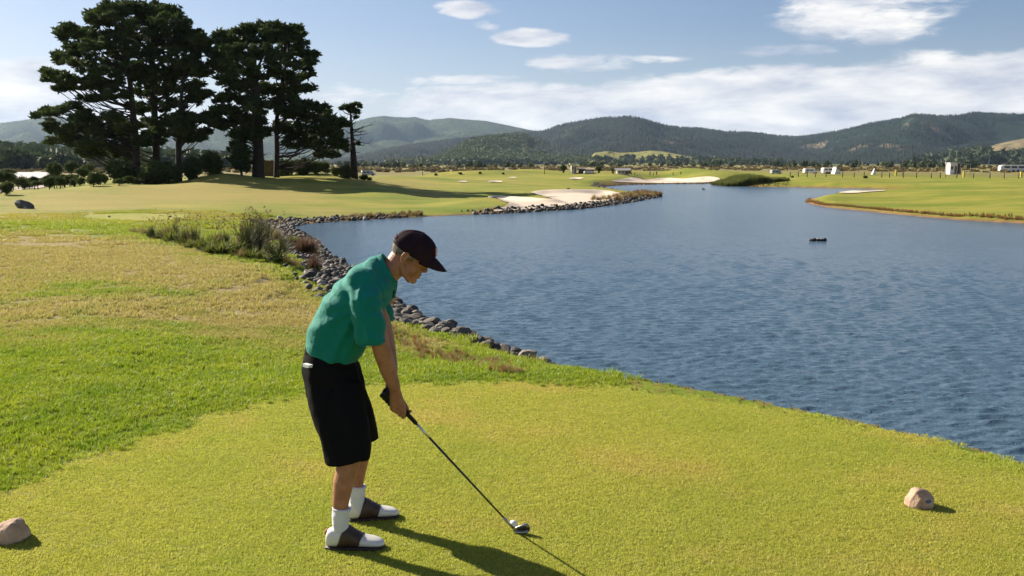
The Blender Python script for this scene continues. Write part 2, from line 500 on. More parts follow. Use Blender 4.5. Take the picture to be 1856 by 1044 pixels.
for a in range(0, 360, 60):
    for r in (1, 4): cw(r * math.sin(R(a)), r * math.cos(R(a)), 0)
CA = np.array(CTRL)
def emb(x, y):
    r = np.sqrt(x * x + y * y) + .5; th = np.arctan2(x, y)
    return np.stack([np.sin(th) * 1.6, np.cos(th) * 1.6, np.log(r) * .62], -1)
CE = emb(CA[:, 0], CA[:, 1])
KC = .05
_K = np.sqrt(((CE[:, None] - CE[None]) ** 2).sum(-1) + KC * KC)
_W = np.linalg.solve(_K + np.eye(len(CA)) * .01, CA[:, 2] + 1.0)
def rbf(x, y):
    out = np.empty(x.size); E = emb(x.ravel(), y.ravel())
    for i in range(0, len(E), 40000):
        e = E[i:i + 40000]
        out[i:i + 40000] = np.sqrt(((e[:, None] - CE[None]) ** 2).sum(-1) + KC * KC) @ _W
    return out.reshape(x.shape) - 1.0
BUNK = []
MOUNDS = []
for px_, D_, h_, r_ in [(800, 178, .75, 4), (862, 176, .85, 4.5), (905, 180, .5, 3), (948, 190, .7, 4), (1010, 186, .6, 5), (1075, 192, .6, 5), (1150, 196, .6, 5), (1245, 197, .8, 3.5), (1340, 182, .5, 5), (860, 74, .35, 2.6), (740, 140, .4, 7), (1480, 150, .3, 6), (1720, 84, .25, 5), (1560, 84, .15, 3)]:
    p_ = P(px_, 320, D_); MOUNDS.append((p_.x, p_.y, h_, r_))
def sst(t):
    t = np.clip(t, 0, 1); return t * t * (3 - 2 * t)
def wob(x, y):
    return (np.sin(x * .31 + 1.3 * np.sin(y * .17)) * np.cos(y * .23 + .7) * .5 + np.sin(x * .83 + y * .57) * .25 + np.sin(y * 1.31 - x * .9) * .12)
def terrain(x, y):
    x = np.asarray(x, float); y = np.asarray(y, float)
    shape = x.shape; x = x.ravel(); y = y.ravel()
    H = rbf(x, y)
    r = np.sqrt(x * x + y * y)
    H = H + (wob(x, y) * .085 + .10 * np.sin(x * .16 + .9) * np.sin(y * .13 + x * .07)) * np.clip((r - 10) / 22, 0, 1) * np.clip((260 - r) / 100, .3, 1)
    # mounds behind the near bunker
    for mx_, my_, mh_, mr_ in MOUNDS:
        H = H + mh_ * np.exp(-((x - mx_) ** 2 + (y - my_) ** 2 * .6) / (2 * mr_ * mr_))
    H = np.maximum(H, ZW + .22)
    for bp_, bd_ in BUNK:
        m_ = (x > bp_[:, 0].min()) & (x < bp_[:, 0].max()) & (y > bp_[:, 1].min()) & (y < bp_[:, 1].max())
        if m_.any():
            bdist, bins, _ = seg_dist(x[m_], y[m_], np.c_[bp_, np.zeros(len(bp_))])
            H[m_] -= np.where(bins, bd_ * sst(bdist / 1.3), 0)
    d, ins, (dt,) = seg_dist(x, y, np.c_[TEEP, np.zeros(len(TEEP))])
    tsd = np.where(ins, -d, d)
    H = H * sst((tsd - .0) / 2.2) + 0.0 * (1 - sst((tsd - .0) / 2.2))
    # bank: land sits d metres inland of the water line
    d, ins, (w, rk) = seg_dist(x, y, SA)
    s = np.where(ins, -d, d)
    up = ZW + (H - ZW) * sst(s / w * .9 + .1) ** .8
    z = np.where(s > 0, up, ZW - .12 - np.minimum(-s * .25, .9))
    z = np.where((s > -.3) & (s <= 0), ZW - .12 + (s + .3) / .3 * (.12 + (H - ZW) * sst(.1) ** .8), z)
    return z.reshape(shape), s.reshape(shape), tsd.reshape(shape), rk.reshape(shape)
def hz(x, y): return float(terrain(np.array([x]), np.array([y]))[0][0])
def hit(px, py, r0=3.0, r1=900.0):
    d = ray(px, py); ts = np.exp(np.linspace(math.log(r0), math.log(r1), 500))
    X = d.x * ts; Y = d.y * ts; Z = CAM_H + d.z * ts
    h = terrain(X, Y)[0]; k = np.argmax(Z < h)
    if k == 0: k = len(ts) - 1
    a, b = Z[k - 1] - h[k - 1], h[k] - Z[k]
    t = ts[k - 1] + (ts[k] - ts[k - 1]) * a / (a + b + 1e-9)
    return Vector((d.x * t, d.y * t, CAM_H + d.z * t))
def spot(px, D):
    x = (px - CX) / F_PX * (D * math.cos(PITCH) + 2.6 * math.sin(PITCH))
    return Vector((x, D, hz(x, D)))

# ------------------------------------------------------------------ dry patches
DRY = []
for (px, py, D, s, a) in [(60, 450, 24, .16, 1.0), (200, 470, 22, .16, 1.05), (330, 500, 19, .15, 1.0), (450, 540, 16, .13, 1.0), (560, 575, 14, .1, 1.0), (420, 590, 13, .12, .85), (250, 560, 14, .14, .8),
                       (60, 560, 13.5, .16, .8), (520, 620, 11.8, .08, .75), (0, 500, 18, .16, .85), (640, 640, 11.2, .06, .6), (760, 640, 12, .05, .9), (720, 610, 13.5, .04, .8),
                       (150, 365, 68, .14, .8), (350, 350, 80, .14, .85), (500, 352, 78, .1, .8), (350, 395, 50, .1, .75), (600, 380, 62, .08, .7), (50, 395, 50, .1, .8), (700, 335, 115, .12, .75), (900, 328, 140, .1, .6),
                       (1100, 320, 190, .1, .6), (780, 350, 92, .08, .7)]:
    p = P(px, py, D); DRY.append((*emb(np.array([p.x]), np.array([p.y]))[0], s, a))
def dryness(x, y):
    E = emb(x.ravel(), y.ravel()); o = np.zeros(len(E))
    for a, b, c, s, am in DRY:
        if c > 2.0: am = am * 1.12
        d2 = ((E - np.array([a, b, c])) ** 2).sum(-1)
        o = np.maximum(o, am * np.exp(-d2 / (2 * s * s)))
    r = np.sqrt(x.ravel() ** 2 + y.ravel() ** 2)
    o = np.maximum(o, np.clip((r - 25) / 60, 0, .40))
    return o.reshape(x.shape)

# light mown tee seen across the grass on the left
FT = smooth_poly([tuple(hit(*q)[:2]) for q in [(128, 392), (180, 388), (260, 386.5), (330, 388), (352, 393), (325, 398), (250, 400), (160, 398)]], 1)

BUNKERS = [([(885, 385), (930, 372), (905, 364), (878, 357), (905, 355), (960, 359), (1010, 363.5), (985, 356), (958, 350), (975, 346), (1040, 345), (1100, 346), (1128, 352), (1135, 357), (1110, 365), (1050, 373), (980, 379), (920, 384)], 'large pale bunker beside the water', .28),
    ([(1125, 331), (1100, 327), (1140, 325), (1175, 323.5), (1215, 321), (1240, 325), (1262, 322), (1303, 321.5), (1306, 329), (1240, 332), (1180, 332)], 'long pale bunker at the far end of the lake', .2),
    ([(826, 330), (835, 328), (850, 329.5), (842, 331)], 'small bunker', .3), ([(880, 330), (893, 327.5), (915, 329), (905, 331)], 'small bunker', .3), ([(918, 322.6), (925, 321), (940, 321.6), (932, 323.2)], 'small bunker', .3),
    ([(1028, 325), (1040, 321.6), (1062, 323), (1050, 325.6)], 'small bunker', .3), ([(1508, 350.5), (1540, 347.5), (1600, 345.4), (1608, 347), (1560, 349.5), (1520, 352)], 'thin bunker on the far side of the grass point', .1)]
_polys = []
for pts_, lab_, dep_ in BUNKERS:
    _polys.append(smooth_poly([tuple(hit(*q)[:2]) for q in pts_], 2))
for (pts_, lab_, dep_), pl_ in zip(BUNKERS, _polys): BUNK.append((pl_, dep_))

def build_ground():
    th_f = np.linspace(R(-36), R(36), 640)
    th_b = np.linspace(R(36), R(324), 74)[1:-1]
    th = np.concatenate([th_f, th_b]); nt = len(th)
    lr = np.concatenate([np.linspace(math.log(.6), math.log(3), 14)[:-1], np.linspace(math.log(3), math.log(12), 130)[:-1], np.linspace(math.log(12), math.log(260), 400)[:-1], np.linspace(math.log(260), math.log(14000), 60)])
    r = np.exp(lr); nr = len(r)
    X = np.outer(r, np.sin(th)); Y = np.outer(r, np.cos(th))
    Z, S, T, K = terrain(X, Y)
    V = np.stack([X, Y, Z], -1).reshape(-1, 3)
    V = np.vstack([V, [[0, 0, 0.0]]])
    i = np.arange(nr - 1)[:, None]; j = np.arange(nt)[None]; k = (j + 1) % nt
    Q = np.stack([i * nt + j, i * nt + k, (i + 1) * nt + k, (i + 1) * nt + j], -1).reshape(-1, 4)[:, ::-1]
    C = np.stack([np.full(nt, nr * nt), np.arange(nt), (np.arange(nt) + 1) % nt, (np.arange(nt) + 1) % nt], -1)
    me = bpy.data.meshes.new('ground')
    F = [tuple(q) for q in Q.tolist()] + [tuple(c[:3][::-1]) for c in C.tolist()]
    me.from_pydata(V.tolist(), [], F)
    me.polygons.foreach_set('use_smooth', [True] * len(me.polygons))
    rr = np.sqrt(X * X + Y * Y)
    dry = dryness(X, Y) * (1 - np.clip(-T * 20, 0, 1))
    mown = np.clip(-T * 12 + .5, 0, 1)
    fd, fi, _ = seg_dist(X.ravel(), Y.ravel(), np.c_[FT, np.zeros(len(FT))])
    fsd = np.where(fi, -fd, fd).reshape(X.shape)
    mown = np.maximum(mown, np.clip(-fsd / 1.2 + .5, 0, 1))
    dry = dry * (1 - np.clip(-fsd / 1.2 + .5, 0, 1) * .9)
    bw = np.where(K > .5, 1.6, .75)
    bank = np.clip(1.15 - S / bw, 0, 1) * np.where(S > -2, 1, 1)
    marsh = np.clip((rr - 205) / 60, 0, 1)
    # green fairway in the near part of the peninsula on the right is lush
    dry = np.where((X > 14) & (Y > 50) & (Y < 135), dry * .3, dry)
    for nm, arr in (('dry', dry), ('mown', mown), ('bank', bank), ('marsh', marsh)):
        a = me.attributes.new(nm, 'FLOAT', 'POINT')
        a.data.foreach_set('value', np.append(arr.ravel(), 1.0 if nm == 'mown' else 0.0).astype(np.float32))
    me.update()
    o = link('ground', me, ground_mat())
    tag(o, kind='structure')
    return o
ground = build_ground()

# ------------------------------------------------------------------ water
def water_mat():
    m = bpy.data.materials.new('water'); m.use_nodes = True
    t = m.node_tree; g = NT(t); b = t.nodes['Principled BSDF']
    ge = g.n('ShaderNodeNewGeometry'); p = ge.outputs['Position']
    rot = g.n('ShaderNodeMapping'); rot.inputs['Rotation'].default_value = (0, 0, R(14)); g.l(p, rot.inputs[0]); q = rot.outputs[0]
    w1 = g.noise(g.scalevec(q, (2.6, 6.0, 1)), 1.0, 4, .6, .5)
    w2 = g.noise(g.scalevec(q, (7.5, 16, 1)), 1.0, 3, .6, .6)
    w3 = g.noise(g.scalevec(q, (.35, .8, 1)), 1.0, 2, .5)
    gust = g.mapr(g.noise(g.scalevec(p, (.05, .11, 1)), 1.0, 4, .6), .3, .7, .65, 1.15)
    h = g.math('ADD', g.math('MULTIPLY', w1, .075), g.math('ADD', g.math('MULTIPLY', w2, .034), g.math('MULTIPLY', w3, .03)))
    h = g.math('MULTIPLY', h, gust)
    bn = g.n('ShaderNodeBump'); bn.inputs['Strength'].default_value = 1; bn.inputs['Distance'].default_value = .75
    g.l(h, bn.inputs['Height']); g.l(bn.outputs[0], b.inputs['Normal'])
    b.inputs['Base Color'].default_value = (.062, .108, .152, 1)
    b.inputs['Roughness'].default_value = .16; b.inputs['IOR'].default_value = 1.333
    return m
def build_water():
    # choppy wind ripples as real waves, finer near the shore of the tee
    rng = np.random.default_rng(5)
    th = np.linspace(R(-37), R(37), 660); r = np.exp(np.linspace(math.log(8.5), math.log(190), 860))
    TH, RR = np.meshgrid(th, r); X = RR * np.sin(TH); Y = RR * np.cos(TH); Z = np.zeros_like(X)
    step = RR * (math.log(190 / 8.5) / 860)
    wind = R(80)
    for i in range(120):
        lam = math.exp(rng.uniform(math.log(.09), math.log(.40))); a = wind + rng.normal(0, .5)
        k = 6.2832 / lam; am = .0052 * lam ** .85
        fade = np.clip((lam / step - 1.9) / 1.6, 0, 1)
        ph = k * (X * math.cos(a) + Y * math.sin(a)) + rng.uniform(0, 6.28)
        Z += am * fade * (np.sin(ph) + .25 * np.sin(2 * ph + 1.2))
    gust = .85 + .15 * np.sin(X * .11 + 1.7 * np.sin(Y * .07)) * np.sin(Y * .13 + X * .05)
    Z *= gust
    Z *= np.clip((188 - RR) / 8, 0, 1) * np.clip((R(37) - np.abs(TH)) / .02, 0, 1)
    V = np.stack([X, Y, Z + ZW], -1).reshape(-1, 3); n = len(th); m_ = len(r)
    i = np.arange(m_ - 1)[:, None]; j = np.arange(n - 1)[None]
    Q = np.stack([i * n + j, (i + 1) * n + j, (i + 1) * n + j + 1, i * n + j + 1], -1).reshape(-1, 4)[:, ::-1]
    # flat sheets outside the view
    b0 = len(V); th2 = np.linspace(R(37), R(215), 40); r2 = np.array([3.0, 190.0])
    V2 = np.array([[q * math.sin(t), q * math.cos(t), ZW] for q in r2 for t in th2])
    Q2 = np.array([[b0 + j, b0 + 40 + j, b0 + 41 + j, b0 + j + 1] for j in range(39)])[:, ::-1]
    o = tri_mesh('lake_water', np.vstack([V, V2]), np.vstack([Q, Q2]), water_mat(), smooth=True); tag(o, kind='structure')
build_water()

# ------------------------------------------------------------------ scattering with geometry nodes
def scatter(name, pts, scl, rot, sources, attrs=None, kind='stuff', label=None, tilt=None):
    """one object whose points carry instances of the source meshes"""
    n = len(pts)
    me = bpy.data.meshes.new(name)
    me.vertices.add(n); me.vertices.foreach_set('co', np.asarray(pts, np.float32).ravel())
    a = me.attributes.new('scl', 'FLOAT', 'POINT'); a.data.foreach_set('value', np.asarray(scl, np.float32))
    a = me.attributes.new('rot', 'FLOAT_VECTOR', 'POINT')
    rv = np.zeros((n, 3), np.float32); rv[:, 2] = rot
    if tilt is not None: rv[:, 0] = tilt[:, 0]; rv[:, 1] = tilt[:, 1]
    a.data.foreach_set('vector', rv.ravel())
    a = me.attributes.new('idx', 'INT', 'POINT'); a.data.foreach_set('value', RNG.integers(0, len(sources), n).astype(np.int32))
    for k, v in (attrs or {}).items():
        a = me.attributes.new(k, 'FLOAT', 'POINT'); a.data.foreach_set('value', np.asarray(v, np.float32))
    o = link(name, me)
    tr = bpy.data.node_groups.new(name + '_scatter', 'GeometryNodeTree')
    tr.interface.new_socket('Geometry', in_out='INPUT', socket_type='NodeSocketGeometry')
    tr.interface.new_socket('Geometry', in_out='OUTPUT', socket_type='NodeSocketGeometry')
    g = NT(tr); gi = g.n('NodeGroupInput'); go = g.n('NodeGroupOutput')
    m2p = g.n('GeometryNodeMeshToPoints'); g.l(gi.outputs[0], m2p.inputs['Mesh'])
    gtoi = g.n('GeometryNodeGeometryToInstance')
    for s in sources[::-1]:
        oi = g.n('GeometryNodeObjectInfo'); oi.inputs['Object'].default_value = s; oi.inputs['As Instance'].default_value = True
        g.l(oi.outputs['Geometry'], gtoi.inputs[0])
    iop = g.n('GeometryNodeInstanceOnPoints'); g.l(m2p.outputs[0], iop.inputs['Points'])
    if len(sources) > 1:
        g.l(gtoi.outputs[0], iop.inputs['Instance']); iop.inputs['Pick Instance'].default_value = True
    else:
        g.l(oi.outputs['Geometry'], iop.inputs['Instance'])
    def na(nm, ty):
        x = g.n('GeometryNodeInputNamedAttribute', data_type=ty); x.inputs['Name'].default_value = nm; return x.outputs[0]
    g.l(na('idx', 'INT'), iop.inputs['Instance Index'])
    g.l(na('rot', 'FLOAT_VECTOR'), iop.inputs['Rotation'])
    g.l(na('scl', 'FLOAT'), iop.inputs['Scale'])
    g.l(iop.outputs[0], go.inputs[0])
    md = o.modifiers.new('scatter', 'NODES'); md.node_group = tr
    tag(o, label=label, kind=kind)
    return o
def source_obj(name, V, T, mat):
    """a mesh that is only used through instances (never linked to the scene)"""
    V = np.asarray(V, np.float32); T = np.asarray(T, np.int32); me = bpy.data.meshes.new(name); k = T.shape[1]
    me.vertices.add(len(V)); me.vertices.foreach_set('co', V.ravel()); me.loops.add(T.size); me.loops.foreach_set('vertex_index', T.ravel())
    me.polygons.add(len(T)); me.polygons.foreach_set('loop_start', np.arange(0, T.size, k, dtype=np.int32)); me.polygons.foreach_set('loop_total', np.full(len(T), k, np.int32))
    me.update(calc_edges=True); me.materials.append(mat)
    return bpy.data.objects.new(name, me)

def blades(n, size, h0, h1, w, lean, clump, seed):
    """a square tuft of curved grass blades"""
    r = np.random.default_rng(seed)
    nc = max(1, n // clump); c = r.uniform(-size / 2, size / 2, (nc, 2)); ch = r.uniform(.65, 1.25, nc)
    k = r.integers(0, nc, n); b = c[k] + r.normal(0, size * .035, (n, 2))
    h = r.uniform(h0, h1, n) * ch[k]; a = r.uniform(0, 2 * math.pi, n); la = r.uniform(0, 2 * math.pi, n)
    l = r.uniform(.1, lean, n) * h
    ww = w * r.uniform(.7, 1.3, n)
    dx, dy = np.cos(a) * ww / 2, np.sin(a) * ww / 2
    lx, ly = np.cos(la) * l, np.sin(la) * l
    z0 = np.full(n, -.01)
    p0 = np.stack([b[:, 0] - dx, b[:, 1] - dy, z0], 1); p1 = np.stack([b[:, 0] + dx, b[:, 1] + dy, z0], 1)
    p2 = np.stack([b[:, 0] - dx * .7 + lx * .4, b[:, 1] - dy * .7 + ly * .4, h * .62], 1); p3 = np.stack([b[:, 0] + dx * .7 + lx * .4, b[:, 1] + dy * .7 + ly * .4, h * .62], 1)
    p4 = np.stack([b[:, 0] + lx, b[:, 1] + ly, h], 1)
    V = np.stack([p0, p1, p2, p3, p4], 1).reshape(-1, 3)
    i = np.arange(n)[:, None] * 5
    T = np.concatenate([i + [0, 1, 3], i + [0, 3, 2], i + [2, 3, 4]], 1).reshape(-1, 3)
    return V, T

def build_grass():
    mm = blade_mat('mown_blades', 1.0); mr = blade_mat('rough_blades', 0.0)
    # closely mown tee
    src = [source_obj('mown_tuft', *blades(1250, .34, .004, .011, .0030, 1.7, 8, s), mm) for s in range(3)]
    x, y = np.meshgrid(np.arange(-6, 6.5, .145), np.arange(2.0, 9.6, .145)); x = x.ravel(); y = y.ravel()
    x = x + RNG.uniform(-.07, .07, x.size); y = y + RNG.uniform(-.07, .07, y.size)
    z, s, t, k = terrain(x, y)
    m = (t < -.03) & (np.abs(np.arctan2(x, y)) < R(48))
    x, y, z = x[m], y[m], z[m]; n = len(x)
    scatter('mown_grass', np.stack([x, y, z], 1), RNG.uniform(.8, 1.2, n), RNG.uniform(0, 6.28, n), src, dict(dry=np.zeros(n), bank=np.zeros(n)), label='short mown grass of the tee')
    # longer rough round the tee, thinning into larger tufts with distance
    P_, S_, D_, B_ = [], [], [], []
    for (y0, y1, step, sc, rin, rout) in [(2.0, 15, .21, 1.0, 0, 14), (8, 32, .42, 1.5, 14, 28), (15, 62, .95, 2.3, 28, 58)]:
        x, y = np.meshgrid(np.arange(-rout, rout * .75, step), np.arange(y0, y1, step)); x = x.ravel(); y = y.ravel()
        x = x + RNG.uniform(-.5, .5, x.size) * step; y = y + RNG.uniform(-.5, .5, y.size) * step
        r = np.sqrt(x * x + y * y); m = (r >= rin) & (r < rout) & (np.abs(np.arctan2(x, y)) < R(38))
        x, y = x[m], y[m]
        z, s, t, k = terrain(x, y)
        fd, fi, _ = seg_dist(x, y, np.c_[FT, np.zeros(len(FT))])
        m = (t > .015) & (s > np.where(k > .5, 1.9, .25)) & (z > ZW + .05) & ~fi
        x, y, z, s = x[m], y[m], z[m], s[m]
        P_.append(np.stack([x, y, z], 1)); d = dryness(x, y); d = np.where((x > .7) & (t[m] < .45) & (x > y * .12), 1.15, d); D_.append(d); B_.append(np.clip(.9 - s / 2.2, 0, .6))
        S_.append(RNG.uniform(.7, 1.25, len(x)) * sc * (1 - .18 * np.clip(d, 0, 1)) * np.where(x > .9, .30, np.clip(.75 + .4 * np.clip(t[m] / .6, 0, 1), 0, 1.1)))
    src = [source_obj('rough_tuft', *blades(700, .4, .016, .040, .0050, 1.4, 11, 20 + s), mr) for s in range(4)]
    pts = np.concatenate(P_); n = len(pts)
    scatter('rough_grass', pts, np.concatenate(S_), RNG.uniform(0, 6.28, n), src, dict(dry=np.concatenate(D_), bank=np.concatenate(B_)), label='longer rough grass round the tee')
    print('grass tufts', n)
build_grass()

# ------------------------------------------------------------------ hills
def hill_mat(name, c1, c2, scale, bump=0.0, clear=None):
    m = bpy.data.materials.new(name); m.use_nodes = True
    t = m.node_tree; g = NT(t); b = t.nodes['Principled BSDF']
    ge = g.n('ShaderNodeNewGeometry'); p = ge.outputs['Position']
    c = g.mix(g.mapr(g.noise(p, scale, 8, .68), .32, .68), c1, c2)
    c = g.mix(g.mapr(g.noise(p, scale * 7, 5, .7), .4, .7, 0, .6), c, tuple(v * .45 for v in c1))
    if clear:
        cc, lo, hi, sc = clear
        c = g.mix(g.mapr(g.noise(p, sc, 5, .6), lo, hi, smooth=True), c, cc)
    g.l(c, b.inputs['Base Color']); b.inputs['Roughness'].default_value = .95; b.inputs['Specular IOR Level'].default_value = .05
    if bump:
        bn = g.n('ShaderNodeBump'); bn.inputs['Distance'].default_value = bump; g.l(g.noise(p, scale * 5, 6, .7), bn.inputs['Height']); g.l(bn.outputs[0], b.inputs['Normal'])
    return m

class Hill:
    def __init__(self, name, prof, D, depth, mat, rough=.16, freq=1.0, rows=70, seed=0, z0=-1.2, ncol=420, fold=.5):
        self.prof = sorted(prof); self.D = D; self.depth = depth; self.z0 = z0; self.rough = rough; self.freq = freq; self.seed = seed; self.fold = fold
        px = np.linspace(self.prof[0][0], self.prof[-1][0], ncol)
        t = np.concatenate([np.linspace(0, 1, rows), np.linspace(1, 1.9, rows // 3)[1:]])
        PX, T = np.meshgrid(px, t)
        self.V = self.pos(PX, T); n = ncol; nr = len(t)
        i = np.arange(nr - 1)[:, None]; j = np.arange(n - 1)[None]
        Q = np.stack([i * n + j, i * n + j + 1, (i + 1) * n + j + 1, (i + 1) * n + j], -1).reshape(-1, 4)
        o = tri_mesh(name, self.V.reshape(-1, 3), Q, mat, smooth=True); tag(o, kind='structure'); self.o = o
    def pos(self, px, t):
        X_ = [q[0] for q in self.prof]; Y_ = [q[1] for q in self.prof]
        top = np.interp(px, X_, Y_)
        # ridge height above the plain
        u = (px - CX) / F_PX
        Dr = self.D * (1 + .06 * np.sin(px * .011 * self.freq + self.seed))
        v = (CY - top) / F_PX
        dy = math.cos(PITCH) + v * math.sin(PITCH); dz = -math.sin(PITCH) + v * math.cos(PITCH)
        zr = CAM_H + dz / dy * Dr
        h = np.maximum(zr - self.z0, .5)
        tt = np.where(t <= 1, t, 2 - t)
        pr = sst(tt) * .55 + tt * .45
        y = Dr - self.depth * (1 - t)
        x = u / dy * y
        s = self.seed * 13.7; f = self.freq
        k = 6.2831 / (self.depth * .8)
        # gullies run down the slope
        w = x * k * 1.0 * f
        gul = (np.abs(np.sin(w + 1.5 * np.sin(y * k * .7 + s) + s)) * .55 + np.abs(np.sin(w * 2.3 + 1.1 * np.sin(y * k * 1.9 + s * 2))) * .3 + np.abs(np.sin(w * 5.1 + y * k * 2.2 + s)) * .15)
        env = np.clip(4 * tt * (1 - tt), 0, 1)
        z = self.z0 + h * pr * (1 - self.rough * 1.6 * (1 - gul) * env * (.4 + self.fold)) + h * .05 * self.rough * np.sin(w * 9 + y * k * 7)* env
        z = np.where(tt <= 0, self.z0 - 1.0, z)
        return np.stack([x, y, z], -1)
    def points(self, n, p0, p1, t0=0.02, t1=1.0, rng=None, mask=None):
        rng = rng or RNG
        px = rng.uniform(p0, p1, n); t = rng.uniform(t0, t1, n)
        v = self.pos(px, t)
        if mask is not None:
            m = mask(px, t, v); v = v[m]
        return v

def conifer(seed, h=1.0, w=.2, tiers=7):
    r = np.random.default_rng(seed); V = []; T = []
    for i in range(tiers):
        f = i / tiers; z0 = .06 + f * .9; rr = w * (1 - f) ** .8 + .015; z1 = z0 + .9 / tiers * 1.7
        b = len(V); n = 6; a0 = r.uniform(0, 6)
        for j in range(n):
            a = a0 + j * 6.283 / n; q = rr * r.uniform(.75, 1.2); V.append((q * math.cos(a), q * math.sin(a), z0 - r.uniform(0, .04)))
        V.append((0, 0, min(z1, 1.0)))
        for j in range(n): T.append((b + j, b + (j + 1) % n, b + n))
    return np.array(V) * h, np.array(T)
def bushy(seed, n=60, rx=.5, rz=.5, leaf=.22, zc=.5):
    r = np.random.default_rng(seed)
    d = r.normal(size=(n, 3)); d /= np.linalg.norm(d, axis=1)[:, None]
    lump = 1 + .22 * np.sin(d[:, 0] * 4 + seed) * np.sin(d[:, 1] * 5 + seed * 2) + .15 * np.sin(d[:, 2] * 6 + d[:, 0] * 4)
    c = d * np.array([rx, rx, rz]) * lump[:, None] * r.uniform(.72, 1.0, (n, 1)) + [0, 0, zc]
    V = []; T = []
    for i in range(n):
        M = r.normal(size=(3, 3)) * leaf * .6
        b = len(V); V += [c[i] + M[0], c[i] + M[1], c[i] - (M[0] + M[1]) * .6]; T.append((b, b + 1, b + 2))
    # solid core so the crown is not see-through
    b = len(V); k = 8
    V.append((0, 0, zc + rz * .75))
    for z, q in ((zc + rz * .45, .62), (zc - rz * .1, .74), (zc - rz * .6, .5)):
        for j in range(k): V.append((math.cos(j * 6.283 / k) * rx * q, math.sin(j * 6.283 / k) * rx * q, z))
    for j in range(k): T.append((b, b + 1 + j, b + 1 + (j + 1) % k))
    for l in range(2):
        for j in range(k):
            a = b + 1 + l * k + j; c2 = b + 1 + l * k + (j + 1) % k; T += [(a, a + k, c2 + k), (a, c2 + k, c2)]
    return np.array(V), np.array(T)

